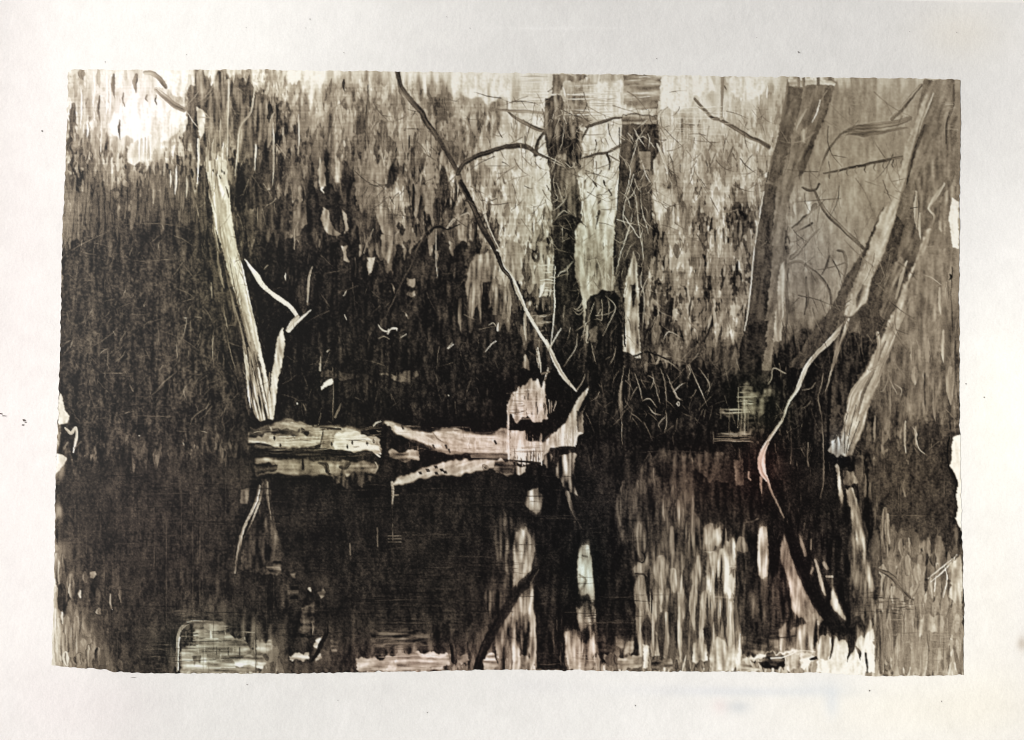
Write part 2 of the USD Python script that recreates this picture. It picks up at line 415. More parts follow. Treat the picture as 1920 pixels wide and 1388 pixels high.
def dabs(n, zone, lo, hi, lw, ll, off, seed, a=(0.5, 0.95), tilt=0.10, maxt=0.93, clump=0, rim=0.0):
    """Short upright brush dabs, pointed at both ends."""
    r = np.random.default_rng(seed)
    x0, y0, x1, y1 = zone
    for _ in range(n):
        x, y = r.uniform(x0, x1), r.uniform(y0, y1)
        b = BS[min(int(y), CH - 1), min(int(x), CW - 1)]
        cl = CL[min(int(y), CH - 1), min(int(x), CW - 1)]
        skip = (y < 330 and x > 540 and r.uniform() < .4) or (clump and cl * clump < r.uniform(-.2, .9)) or (x > 1440 and y < 860 and r.uniform() < (.8 if x > 1600 else .55))
        if skip or not lo <= b <= hi:
            r.random(6)
            continue
        w, l = r.uniform(*lw), r.uniform(*ll)
        tl = r.normal(0, tilt)
        tone = float(np.clip(b + r.uniform(*off) * (.6 if x > 1440 and y < 860 else 1), 0.07, maxt))
        aa = r.uniform(*a)
        m = l / 2 + 3
        xa, ya, xb, yb = clampbox(x - w - abs(tl) * m - 3, y - m, x + w + abs(tl) * m + 3, y + m)
        if xb - xa < 2 or yb - ya < 2:
            continue
        sl = np.s_[ya:yb, xa:xb]
        s = (YY[sl] - y) / (l / 2)
        ww = w / 2 * np.clip(1 - s * s, 0, 1) ** 0.6
        u = XX[sl] - x - tl * (YY[sl] - y) + 0.25 * WX[sl] + 0.35 * NE[sl]
        if rim:                            # the brush pushes a darker lip of ink to the edge of a wiped mark
            al = np.clip(ww + 1.2 - np.abs(u - .5) + 0.5, 0, 1) * (np.abs(s) < 1) * rim
            T[sl] += al * (max(min(tone, b) - 0.20, .08) - T[sl])
        al = np.clip(ww - np.abs(u) + 0.5, 0, 1) * (np.abs(s) < 1) * aa
        T[sl] += al * (tone + 0.012 * NF[sl] + 0.02 * NV2[sl] - T[sl])


Z = (128, 140, 1800, 860)
dabs(700, Z, 0.26, 0.66, (6, 16), (22, 70), (-0.13, 0.12), 21, a=(.4, .8))
dabs(700, Z, 0.26, 0.66, (4, 11), (20, 60), (-0.20, -0.05), 27, clump=-1)
dabs(1100, Z, 0.36, 0.72, (2.5, 6), (10, 40), (-0.34, -0.08), 22, clump=-1)
dabs(1500, Z, 0.30, 0.80, (2.5, 6), (10, 40), (0.06, 0.24), 23, clump=1, rim=.3)
dabs(900, Z, 0.16, 0.42, (3, 8), (20, 70), (-0.14, 0.14), 24)
dabs(190, (118, 350, 395, 620), 0.12, 0.42, (4, 11), (40, 150), (0.05, 0.14), 36, a=(.4, .8), rim=.3)
dabs(420, Z, 0.16, 0.34, (2, 5), (10, 40), (0.08, 0.24), 25)
dabs(900, Z, 0.44, 0.85, (1.6, 3.6), (5, 18), (-0.5, -0.2), 26, clump=-1, tilt=.3)
ZR = (1180, 900, 1640, 1262)
dabs(150, ZR, 0.22, 0.9, (10, 24), (40, 120), (-0.18, 0.12), 31, a=(.4, .8), rim=.3)
dabs(260, ZR, 0.22, 0.9, (3, 9), (24, 90), (-0.26, 0.24), 32, rim=.5)
dabs(260, (1600, 1010, 1805, 1262), 0.22, 0.9, (5, 14), (20, 90), (-0.12, 0.14), 33)
dabs(60, (100, 1040, 230, 1262), 0.16, 0.9, (5, 14), (20, 70), (-0.12, 0.15), 34, a=(.3, .7))
dabs(500, (880, 880, 1180, 1262), 0.24, 0.9, (4, 12), (20, 90), (-0.25, 0.2), 35)

# ------------------------------------------------------------------ the print: what it shows, back to front
# sky gaps
for pts, t in (([(215, 215), (240, 185), (262, 178), (285, 195), (288, 215), (284, 270), (262, 262), (238, 258), (212, 258), (205, 235)], 0.98),
               ([(285, 190), (300, 192), (330, 202), (348, 212), (349, 226), (338, 232), (332, 255), (312, 262), (288, 262), (283, 215)], 0.92),
               ([(300, 133), (345, 134), (352, 150), (344, 185), (322, 178), (300, 160)], 0.94),
               ([(538, 133), (600, 135), (602, 150), (570, 152), (540, 160)], 0.96),
               ([(850, 136), (960, 140), (955, 175), (930, 192), (900, 190), (880, 187), (862, 172), (845, 150)], 0.90),
               ([(1105, 165), (1165, 150), (1166, 215), (1128, 222), (1104, 218)], 0.86),
               ([(1240, 141), (1330, 143), (1345, 172), (1300, 178), (1290, 205), (1240, 207), (1235, 180)], 0.90),
               ([(1362, 144), (1440, 146), (1432, 175), (1400, 190), (1372, 178)], 0.90),
               ([(1085, 236), (1160, 226), (1160, 275), (1110, 292), (1096, 290), (1090, 262)], 0.77),
               ([(968, 222), (1018, 214), (1022, 240), (1000, 238)], 0.80),
               ([(900, 292), (960, 282), (1000, 292), (1005, 318), (960, 318), (915, 312)], 0.70),
                              ([(978, 350), (1034, 330), (1032, 392), (1000, 395), (985, 385)], 0.76),
               ([(1226, 350), (1262, 356), (1258, 388), (1240, 402), (1226, 398)], 0.74)):
    poly(pts, t, P_SKY, rag=3.5, st=0.05, g=0.02, feather=1.2, a=0.92)
poly([(258, 262), (282, 258), (283, 295), (268, 302), (252, 310), (240, 306), (238, 276)], 0.80, P_SKY, rag=2, st=0.05)
for x in (262, 270, 276, 283):
    line([(x, 255), (x - 1, 290 + (x % 7) * 4)], [4, 1], 0.97, P_SKY, rag=1.5)

# bright gaps high up and narrow upright lights on the left
for x, y0, y1, w, t in ((152, 160, 240, 3, .95), (176, 135, 205, 5, .96), (200, 136, 215, 3, .95), (206, 150, 230, 4, .92), (163, 230, 262, 5, .85), (157, 180, 250, 4, .86), (190, 220, 285, 4, .80),
                        (330, 310, 365, 4, .80), (320, 320, 352, 3, .78), (350, 330, 372, 3, .75), (308, 300, 330, 3, .7), (372, 205, 345, 3.5, .82), (427, 150, 300, 3, .72), (446, 210, 345, 3, .66),
                        (470, 150, 260, 3, .74), (478, 240, 320, 4, .7), (512, 215, 350, 3, .62), (560, 215, 290, 2.5, .66), (600, 296, 345, 6, .6)):
    line([(x, y0), (x + 1, (y0 + y1) / 2), (x - 1, y1)], [1, w, w, 1], t, None, rag=1.6)
for x, y0, y1, w, t in ((138, 196, 260, 13, .42), (160, 245, 300, 10, .42), (225, 225, 262, 5, .45), (187, 180, 235, 5, .5), (232, 175, 200, 4, .5), (276, 178, 190, 4, .5), (293, 180, 198, 4, .4), (255, 140, 175, 10, .5), (214, 140, 185, 8, .52), (155, 132, 150, 16, .5), (186, 134, 165, 10, .66),
                        (527, 290, 347, 9, .22), (620, 215, 330, 10, .34), (690, 160, 300, 5, .38), (646, 150, 172, 6, .32), (720, 235, 300, 10, .40), (742, 300, 340, 16, .3), (770, 290, 345, 9, .4)):
    line([(x, y0), (x - 2, (y0 + y1) / 2), (x + 1, y1)], [w * .5, w, w * .7, 1], t, None, rag=2.5)

# dark masses with toothed edges
P_MASS = P_WOOD
poly([(352, 165), (372, 150), (400, 150), (425, 160), (440, 155), (470, 160), (500, 190), (498, 260), (470, 300), (450, 290), (415, 285), (388, 282), (370, 285), (350, 270), (340, 245), (350, 225)], 0.36, None, rag=5, drip=11, st=0.10, a=0.85)
poly([(445, 312), (468, 310), (470, 345), (462, 380), (450, 400), (440, 385), (443, 340)], 0.14, None, rag=2)
poly([(558, 385), (600, 372), (660, 372), (668, 400), (655, 440), (640, 428), (624, 445), (606, 425), (590, 440), (560, 440), (545, 420)], .20, P_WOOD, rag=4, drip=10, st=.06, a=.8)
poly([(443, 312), (470, 311), (492, 350), (522, 372), (562, 383), (566, 412), (540, 432), (500, 412), (470, 392), (445, 372)], .17, P_WOOD, rag=4, drip=8, st=.05, a=.85)
poly([(480, 395), (530, 415), (545, 440), (540, 470), (490, 470), (462, 450), (455, 410)], .25, P_WOOD, rag=5, drip=10, st=.06, a=.7)
for pts in ([(611, 283), (618, 300), (615, 325), (622, 350), (640, 372), (648, 392), (606, 392), (600, 372), (608, 352), (606, 318)], [(641, 300), (655, 312), (660, 345), (652, 375), (644, 380), (640, 350), (643, 325)], [(584, 300), (590, 318), (588, 345), (600, 372), (612, 392), (584, 392), (574, 372), (576, 348), (582, 322)],
            [(566, 380), (610, 384), (606, 402), (596, 420), (580, 438), (566, 440), (574, 412)], [(622, 384), (640, 388), (642, 405), (636, 428), (628, 415)], [(650, 380), (660, 388), (662, 420), (652, 440), (648, 410)], [(523, 290), (532, 300), (530, 345), (524, 350)], [(735, 300), (750, 310), (738, 345), (722, 352), (728, 322)], [(822, 320), (836, 318), (842, 335), (838, 360), (826, 400), (818, 395), (824, 350)]):
    poly(pts, .15, P_WOOD, rag=2.5, drip=3, st=.04, a=.88, feather=1)
for pts, t in (([(600, 312), (610, 318), (608, 345), (602, 356), (596, 335)], .52), ([(628, 300), (640, 308), (640, 345), (630, 352), (622, 330)], .50), ([(545, 385), (572, 384), (570, 410), (556, 437), (544, 432)], .38), ([(660, 300), (720, 305), (722, 370), (700, 400), (668, 390)], .48), ([(768, 345), (815, 350), (812, 400), (770, 395)], .50)):
    poly(pts, t, None, rag=3, drip=5, st=.05, a=.75)
poly([(120, 470), (170, 440), (250, 424), (330, 424), (392, 440), (400, 520), (440, 640), (462, 790), (112, 846), (110, 640)], 0.17, P_WOOD, rag=5, st=0.045, drip=11, a=0.75, g=0.025)
poly([(265, 424), (340, 424), (385, 436), (392, 470), (330, 485), (265, 480)], 0.115, P_WOOD, rag=5, st=.05, feather=4, drip=8, a=.75)
poly([(165, 455), (185, 465), (195, 500), (192, 520), (168, 515)], 0.11, P_WOOD, rag=4, st=.04, feather=3, a=.8)
poly([(470, 470), (520, 445), (590, 440), (640, 460), (660, 445), (700, 480), (735, 500), (742, 450), (760, 470), (790, 440), (830, 445), (880, 460), (870, 520), (872, 580), (890, 600), (905, 560), (930, 610), (955, 620), (1030, 680), (1090, 720), (1090, 790), (955, 800), (720, 790), (520, 790), (500, 690), (478, 560)], 0.115, P_WOOD, rag=6, drip=11, st=0.035, a=0.88)
poly([(1095, 600), (1150, 560), (1168, 600), (1175, 680), (1240, 680), (1330, 690), (1390, 720), (1420, 790), (1400, 830), (1340, 845), (1180, 846), (1090, 846), (1085, 740)], 0.105, P_WOOD, rag=5, drip=11, st=0.03, a=0.88)
poly([(1440, 690), (1475, 640), (1520, 640), (1560, 640), (1590, 700), (1560, 800), (1555, 860), (1440, 850), (1430, 790)], 0.125, P_WOOD, rag=4, drip=11, st=0.05, a=0.9)

# the dark notches and light leaves in the middle left
for pts, t in (([(608, 388), (617, 396), (618, 412), (628, 432), (640, 440), (634, 444), (618, 440), (608, 432), (602, 412)], .52), ([(560, 380), (573, 376), (576, 420), (558, 440), (545, 438), (548, 410)], .45),
               ([(640, 395), (650, 402), (652, 430), (648, 442), (644, 415)], .62), ([(600, 345), (607, 347), (606, 362)], .75), ([(628, 290), (640, 310), (638, 345), (628, 340)], .62),
               ([(598, 310), (608, 330), (612, 347), (600, 350)], .58), ([(640, 465), (652, 460), (648, 480), (655, 492), (645, 490)], .55), ([(673, 458), (682, 458), (678, 478), (672, 480)], .5),
               ([(690, 483), (704, 486), (700, 500), (692, 516), (688, 500)], .6), ([(715, 440), (740, 445), (735, 470), (728, 495), (716, 480)], .46), ([(700, 385), (722, 380), (745, 415), (740, 445), (718, 440)], .5),
               ([(762, 520), (778, 522), (778, 537), (764, 535)], .5), ([(765, 545), (778, 546), (780, 556), (762, 553)], .42), ([(733, 530), (740, 540), (738, 550)], .6), ([(758, 582), (765, 590), (766, 597)], .45),
               ([(858, 400), (878, 400), (884, 430), (878, 455), (862, 450), (856, 425)], .44), ([(842, 452), (852, 455), (850, 480), (845, 478)], .45), ([(815, 468), (822, 470), (820, 490)], .5)):
    poly(pts, t, None, rag=2, st=0.08)
poly([(890, 480), (925, 470), (932, 500), (925, 520), (905, 530), (900, 560), (888, 600), (880, 590), (872, 540), (878, 505)], .50, None, rag=3, st=.08)
poly([(925, 480), (960, 450), (985, 470), (975, 520), (960, 530), (950, 510), (942, 505)], .58, None, rag=3, st=.08)
poly([(930, 535), (950, 540), (948, 570), (940, 590), (924, 592), (922, 570)], .40, None, rag=3, st=.1)
for x, y0, y1, w, t in ((863, 560, 620, 7, .38), (882, 540, 612, 9, .42), (900, 535, 605, 7, .44), (935, 560, 612, 9, .36), (955, 555, 600, 10, .5), (985, 585, 640, 6, .55), (818, 430, 520, 2, .5), (535, 512, 525, 3, .6), (790, 370, 440, 9, .22), (820, 375, 430, 15, .18), (775, 347, 415, 6, .2)):
    line([(x, y0), (x - 1, (y0 + y1) / 2), (x + 1, y1)], [w * .6, w, w * .8, 1], t, None, rag=2)
line([(720, 600), (800, 440), (840, 430), (862, 420)], [1, 3, 8, 2], .17, None, rag=3)
line([(838, 428), (850, 412), (875, 400), (880, 402)], 2.4, .62, None)
line([(843, 424), (865, 400), (874, 385)], 1.5, .6, None)

LM = land * np.clip((BS - .24) / .15, 0, 1)
T += .20 * LM * (gaussian_filter(T, (4, .5)) - T)
T += LM * np.clip(calm + .2, 0, 1) * (.022 * field(5, .9, 131) + .012 * NH + .03 * np.tanh(1.5 * CL))
bank = land * np.clip((.27 - BS) / .06, 0, 1) * np.clip((YY - 400) / 60, 0, 1)
T += bank * (.030 * (XX < 480) + .055 * flecks(141, .95, cl=.7) + .022 * NB)
# ---- branches in the canopy
poly([(1568, 158), (1700, 156), (1712, 230), (1690, 350), (1652, 400), (1608, 490), (1572, 550), (1545, 600), (1478, 640), (1476, 520), (1490, 400), (1510, 330), (1540, 240)], .585, P_LEAF, rag=5, drip=6, st=.03, a=.62, mot=.02, feather=3)
poly([(1700, 500), (1760, 470), (1796, 480), (1794, 600), (1740, 640), (1670, 660)], .52, P_LEAF, rag=5, drip=8, st=.03, a=.55, mot=.02, feather=3)
poly([(1664, 660), (1795, 640), (1797, 760), (1640, 800), (1630, 760)], .43, P_LEAF, rag=5, drip=12, st=.05, a=.5, mot=.03, feather=3)
P_BOUGH = part('long_bough', 'long thin bough slanting down from the top edge, dark above and pale at its foot')


def branch(pts, w, t, p=None, **k):
    line([(x, y - 1.5) for x, y in pts], np.array(w) + 3 if np.ndim(w) else w + 3, min(t + .26, .72), None, a=.18, feather=2.5, rag=2)
    line(pts, w, t, p, rag=2.2, st=.06, feather=1.4, a=.92, brk=.10, **k)


branch([(745, 133), (749, 155), (758, 173), (772, 190), (790, 210), (797, 225), (815, 250), (832, 277), (846, 300), (858, 322), (868, 350)], [9, 10, 11, 9, 8, 9], .27, P_BOUGH)
branch([(864, 342), (880, 372), (903, 425), (920, 457), (935, 484), (945, 500)], [11, 10, 10, 9, 8], .17, P_BOUGH)
line([(888, 362), (905, 395), (918, 430), (930, 455), (945, 480)], 2, .66, P_BOUGH)
line([(932, 470), (945, 500), (960, 522), (975, 557), (990, 588), (1000, 600)], [3, 9, 8, 7, 5, 2], .80, P_BOUGH, st=.12)
line([(932, 476), (942, 503), (956, 520), (964, 545)], [9, 7, 3], .2, P_BOUGH)
line([(990, 588), (1002, 608), (1016, 632), (1031, 655)], [5, 4, 4, 5], .66, P_BOUGH)
line([(1024, 638), (1031, 655), (1043, 684), (1058, 708), (1078, 731)], [3, 7, 8, 7, 3], .84, P_BOUGH, st=.10)
line([(1031, 652), (1045, 628), (1052, 616)], [3, 1.5], .7, P_BOUGH)
line([(1080, 733), (1092, 716), (1100, 695)], [2, 1], .5, P_BOUGH)
P_BR1 = part('bare_branch', 'dark arched branch joining the long bough to the first upright trunk')
branch([(858, 326), (866, 312), (884, 299), (905, 289), (935, 279), (962, 274), (985, 275), (1005, 286)], [8, 9, 9, 9, 10, 8], .23, P_BR1)
branch([(1004, 290), (1008, 268), (1018, 252), (1032, 246), (1044, 248)], [8, 6, 7], .22, P_BR1)
line([(1000, 284), (1020, 294), (1045, 304), (1068, 314)], [6, 4, 3], .3, P_BR1)
branch([(950, 206), (962, 218), (985, 232), (1010, 243), (1030, 248)], [4, 6, 8, 6], .38, 'bare_branch')
branch([(930, 206), (975, 209), (1020, 211)], [4, 6, 5], .46, 'bare_branch')
branch([(1100, 238), (1125, 230), (1150, 222), (1168, 221)], [5, 6, 4], .36, 'bare_branch')
branch([(1092, 297), (1115, 291), (1138, 286), (1165, 272)], [4, 6, 5], .32, 'bare_branch')
branch([(1088, 266), (1098, 248), (1105, 234)], [5, 4], .28, 'bare_branch')
line([(1137, 287), (1143, 305), (1141, 325)], [5, 4, 1], .3, 'bare_branch')
line([(1142, 292), (1165, 305)], [3, 2], .4, 'bare_branch')
branch([(1302, 185), (1317, 202), (1335, 221), (1350, 225), (1385, 246), (1405, 257), (1425, 266), (1442, 276)], [5, 7, 6, 8, 7, 9], .38, 'bare_branch')
line([(1352, 224), (1354, 180), (1355, 141)], [4, 5, 9], .6, 'bare_branch')
line([(345, 207), (325, 195), (305, 178), (292, 168)], [9, 12, 10, 8], .60, 'bare_branch', rag=2.5)
line([(312, 165), (300, 148), (285, 138), (272, 136)], [6, 8, 9, 7], .58, 'bare_branch', rag=2.5)
line([(1545, 326), (1600, 314), (1655, 302), (1692, 294)], [4, 6, 5], .40, 'bare_branch', rag=1.5)
for k_ in range(9):
    xx = 1556 + k_ * 17
    line([(xx, 322 - k_ * 3), (xx - 3, 330 - k_ * 3), (xx, 336 - k_ * 3)], [2, 3, 1], .42, 'bare_branch')
branch([(1578, 250), (1600, 241), (1627, 237), (1677, 232), (1706, 222)], [5, 10, 12, 12, 9], .42, 'bare_branch')
line([(1583, 251), (1620, 249), (1660, 245), (1700, 240)], [4, 16, 10, 4], .47, 'bare_branch', rag=3)
branch([(1672, 224), (1690, 205), (1704, 188), (1727, 160)], [7, 9, 8, 6], .46, 'bare_branch')
branch([(1576, 252), (1553, 280), (1540, 312), (1534, 330)], [5, 5, 4], .42, 'bare_branch')
branch([(1504, 352), (1517, 357), (1530, 355), (1535, 345)], [4, 6, 5], .42, 'bare_branch')
branch([(1527, 360), (1540, 385), (1555, 406), (1570, 420), (1595, 443), (1618, 466)], [4, 8, 9, 8, 8, 6], .40, 'bare_branch')
branch([(1528, 386), (1510, 405), (1486, 428)], [9, 8, 3], .42, 'bare_branch')
line([(1522, 419), (1508, 428), (1492, 434)], [5, 4, 2], .42, 'bare_branch')
branch([(1475, 498), (1497, 490), (1522, 506), (1545, 528), (1557, 553), (1560, 600)], [5, 7, 7, 6, 5, 3], .42, 'bare_branch')
branch([(1571, 470), (1582, 474), (1586, 498), (1582, 525), (1578, 545)], [5, 7, 5, 2], .42, 'bare_branch')
branch([(1483, 484), (1495, 474), (1515, 450), (1535, 430)], [9, 8, 5, 3], .45, 'bare_branch')
line([(1541, 515), (1549, 500), (1555, 480)], [3, 5, 3], .44, 'bare_branch')
line([(1477, 505), (1474, 540), (1476, 580), (1472, 640)], [5, 7, 4, 3], .38, 'bare_branch')
line([(1512, 520), (1514, 560), (1508, 590)], [4, 6, 3], .40, 'bare_branch')

# ---- first upright trunk
P_T1 = part('tree_trunk', 'first upright trunk right of the long bough, grey above and black towards the water')
poly([(1036, 140), (1102, 141), (1096, 150), (1058, 152), (1050, 175), (1034, 176)], .52, P_T1, rag=1.5, st=.08)
poly([(1022, 182), (1050, 176), (1066, 206), (1066, 228), (1092, 246), (1092, 290), (1080, 312), (1062, 330), (1032, 330), (1027, 290), (1020, 250), (1020, 215)], .37, P_T1, rag=2, st=.10)
poly([(1036, 225), (1056, 225), (1060, 260), (1088, 262), (1092, 290), (1075, 305), (1060, 290), (1045, 290), (1028, 310), (1030, 275), (1038, 250)], .22, P_T1, rag=2.5, st=.08)
poly([(1029, 286), (1075, 310), (1085, 347), (1092, 390), (1091, 418), (1078, 430), (1035, 430), (1035, 390), (1032, 347)], .24, P_T1, rag=2, st=.08)
poly([(1050, 318), (1075, 318), (1078, 345), (1062, 372), (1052, 360)], .44, P_T1, rag=2.5, st=.08, a=.7)
poly([(1036, 412), (1060, 396), (1091, 412), (1078, 432), (1077, 480), (1079, 520), (1092, 560), (1098, 600), (1098, 700), (1040, 700), (1036, 660), (1036, 620), (1040, 560), (1037, 520), (1038, 480), (1040, 440)], .115, P_T1, rag=1.5, st=.03)
line([(1062, 440), (1060, 446), (1050, 447)], 5, .3, P_T1, brk=.9)
line([(1098, 340), (1099, 380), (1094, 415)], [7, 9, 5], .50, P_T1, rag=1.5)
line([(1094, 330), (1093, 370), (1090, 400)], [3, 3], .74, None)
poly([(1098, 325), (1160, 318), (1156, 360), (1152, 420), (1150, 480), (1151, 540), (1146, 558), (1120, 560), (1100, 566), (1092, 555), (1080, 515), (1079, 470), (1085, 430), (1096, 415)], lambda X, Y: .80 - .22 * np.clip((Y - 400) / 120, 0, 1), P_LEAF, rag=2.5, st=.08, mot=.05, feather=1.2, a=.88)
comb((1082, 430, 1150, 560), 26, .78, 1.6, P_LEAF, level=False, seed=75, a=.6, part_len=(.1, .5))
comb((1082, 440, 1150, 560), 22, .44, 1.8, P_LEAF, level=False, seed=76, a=.6, part_len=(.08, .3))
twigs((1085, 320, 1150, 550), 22, .40, 1.5, None, seed=20, spread=.8)
for pts in ([(1140, 355), (1147, 366), (1143, 368)], [(1118, 408), (1124, 396), (1116, 430)], [(1112, 340), (1120, 352)], [(1126, 376), (1122, 384)], [(1132, 338), (1135, 350)]):
    line(pts, [2, 4, 1], .3, P_LEAF, rag=2)
poly([(1080, 490), (1090, 480), (1100, 540), (1102, 600), (1096, 640), (1092, 560)], .62, P_LEAF, rag=1.5, st=.1)

# ---- second upright trunk
P_T2 = part('tree_trunk', 'second upright trunk, scribbled with pale creepers over dark grey bark')
P_CREEP = part('creeper', 'pale scratched creepers on the second upright trunk', P_T2)
poly([(1168, 141), (1240, 142), (1236, 186), (1170, 196)], .54, P_T2, rag=2, st=.08, ang=0)
comb((1170, 144, 1238, 196), 16, .58, 2, P_T2, seed=1)
comb((1170, 144, 1238, 196), 7, .90, 2, P_T2, seed=2)
comb((1168, 205, 1236, 240), 8, .66, 1.8, P_T2, seed=3, a=.5)
comb((1050, 150, 1160, 220), 30, .62, 2, None, seed=4, a=.5)
comb((1050, 150, 1160, 220), 24, .88, 2.2, None, seed=5, a=.6)
comb((960, 142, 1030, 205), 22, .90, 2.2, None, seed=6, a=.6)
comb((960, 142, 1030, 205), 10, .62, 2, None, seed=7, a=.5)
comb((1240, 200, 1380, 260), 22, .86, 2, None, seed=8, a=.45)
comb((1240, 200, 1340, 290), 20, .84, 2, None, level=False, seed=9, a=.4)
poly([(1175, 193), (1205, 186), (1233, 186), (1233, 204), (1200, 207), (1175, 205)], .52, P_T2, rag=1.5, ang=0)
poly([(1168, 214), (1232, 216), (1236, 240), (1238, 280), (1226, 300), (1222, 360), (1223, 400), (1224, 440), (1222, 480), (1216, 515), (1208, 560), (1206, 612), (1206, 690), (1170, 690), (1165, 560), (1152, 520), (1149, 480), (1151, 440), (1157, 400), (1161, 347), (1162, 300)], .23, P_T2, rag=1.2, st=.035)
poly([(1168, 216), (1232, 217), (1232, 232), (1166, 234)], .46, P_T2, rag=1, ang=0, st=.1)
poly([(1163, 275), (1192, 278), (1198, 300), (1190, 330), (1168, 345), (1162, 320)], .23, P_T2, rag=2.5, st=.08)
poly([(1152, 430), (1166, 436), (1162, 500), (1150, 500)], .20, P_T2, rag=2, st=.05)
poly([(1197, 285), (1220, 284), (1220, 316), (1200, 318)], .48, P_T2, rag=1, st=.03)
poly([(1195, 320), (1226, 320), (1224, 350), (1196, 352)], .38, P_T2, rag=1.5, st=.05, a=.7)
line([(1161, 240), (1162, 300), (1160, 350), (1155, 420)], 2, .14, P_T2, brk=.5)
line([(1238, 250), (1243, 290), (1255, 330), (1262, 345)], [3, 4, 5, 2], .45, P_LEAF)
line([(1232, 270), (1245, 300), (1256, 340)], [3, 6, 3], .70, P_LEAF)
poly([(1189, 468), (1195, 492), (1197, 540), (1200, 590), (1200, 672), (1192, 670), (1180, 664), (1168, 660), (1168, 560), (1178, 512)], .66, P_T2, rag=1.6, st=.14)
poly([(1183, 535), (1192, 530), (1190, 560), (1186, 580), (1184, 560)], .32, P_T2, rag=2, st=.1)
line([(1169, 560), (1170, 610), (1172, 650)], [4, 5, 3], .18, P_T2)
poly([(1197, 570), (1206, 560), (1212, 620), (1208, 660), (1201, 670)], .24, P_T2, rag=2)
CRE = [[(1180, 315), (1188, 290), (1195, 262), (1190, 240)], [(1172, 300), (1182, 318), (1178, 347), (1166, 380)], [(1183, 350), (1192, 370), (1196, 410), (1200, 440), (1206, 480), (1203, 500)], [(1200, 350), (1203, 390), (1211, 420), (1216, 440)],
       [(1180, 352), (1172, 380), (1168, 410), (1178, 430)], [(1186, 395), (1180, 430), (1165, 470), (1158, 500), (1152, 525)], [(1160, 455), (1172, 450), (1180, 425), (1190, 415)], [(1166, 398), (1180, 420), (1192, 435)],
       [(1185, 425), (1198, 446), (1206, 430)], [(1202, 300), (1212, 330), (1222, 346)], [(1200, 340), (1212, 320), (1218, 330)], [(1188, 240), (1200, 262), (1210, 276)], [(1210, 240), (1195, 262), (1186, 280)], [(1190, 266), (1204, 256), (1214, 262)],
       [(1214, 250), (1218, 262), (1216, 280)], [(1170, 530), (1174, 570), (1178, 540)], [(1205, 500), (1202, 530), (1208, 560), (1205, 620)], [(1198, 560), (1210, 530), (1218, 514)], [(1163, 360), (1176, 372), (1184, 395)], [(1192, 350), (1186, 366), (1172, 376)]]
for c in CRE:
    line(c, [.7, 1.5, 1.5, .6], .66, P_CREEP, a=.85)
r = np.random.default_rng(5)
for _ in range(46):
    x, y, an = r.uniform(1156, 1226), r.uniform(230, 560), r.normal(math.pi / 2, .6)
    l = r.uniform(12, 38)
    line([(x, y), (x + l * .5 * math.cos(an) + r.normal(0, 3), y + l * .5 * math.sin(an)), (x + l * math.cos(an), y + l * math.sin(an))], [.6, 1.3, .6], .58, P_CREEP, a=.6)
P_CREEP1 = part('creeper', 'pale scratched creepers on the first upright trunk', P_T1)
for c in ([(1034, 370), (1052, 378), (1062, 368), (1058, 352)], [(1038, 395), (1050, 386), (1062, 372)], [(1042, 340), (1050, 362), (1056, 380)], [(1045, 200), (1038, 216), (1034, 230)], [(1052, 205), (1058, 222), (1062, 232)], [(1040, 222), (1054, 214), (1060, 206)],
          [(1058, 230), (1055, 262), (1048, 285)], [(1020, 290), (1040, 300), (1062, 312)], [(1030, 300), (1048, 309), (1066, 316)], [(1060, 305), (1072, 315), (1080, 300)], [(1036, 380), (1046, 372), (1040, 362)],
          [(1070, 498), (1060, 508), (1050, 512), (1046, 520)], [(1075, 490), (1064, 502), (1058, 506)], [(1096, 562), (1082, 580), (1075, 578)], [(1098, 568), (1090, 580), (1080, 584)], [(1040, 412), (1056, 396), (1066, 400)]):
    line(c, [.8, 1.8, .8], .62, P_CREEP1, a=.8)
r = np.random.default_rng(8)
for _ in range(30):
    x, y, an = r.uniform(1030, 1088), r.uniform(195, 420), r.normal(math.pi / 2, .7)
    l = r.uniform(10, 30)
    line([(x, y), (x + l * .5 * math.cos(an) + r.normal(0, 3), y + l * .5 * math.sin(an)), (x + l * math.cos(an), y + l * math.sin(an))], [.6, 1.2, .6], .6, P_CREEP1, a=.55)
# light combed patch beside the first trunk
comb((1010, 496, 1042, 556), 16, .82, 2.4, P_LEAF, seed=10)
comb((1000, 590, 1036, 650), 12, .66, 2, P_LEAF, seed=11, a=.6)
line([(1020, 530), (1016, 545), (1012, 556)], [2, 6, 3], .85, P_LEAF)
line([(1041, 500), (1039, 540), (1040, 575), (1034, 640), (1030, 655)], [1, 2, 3, 2, 1], .74, P_LEAF)

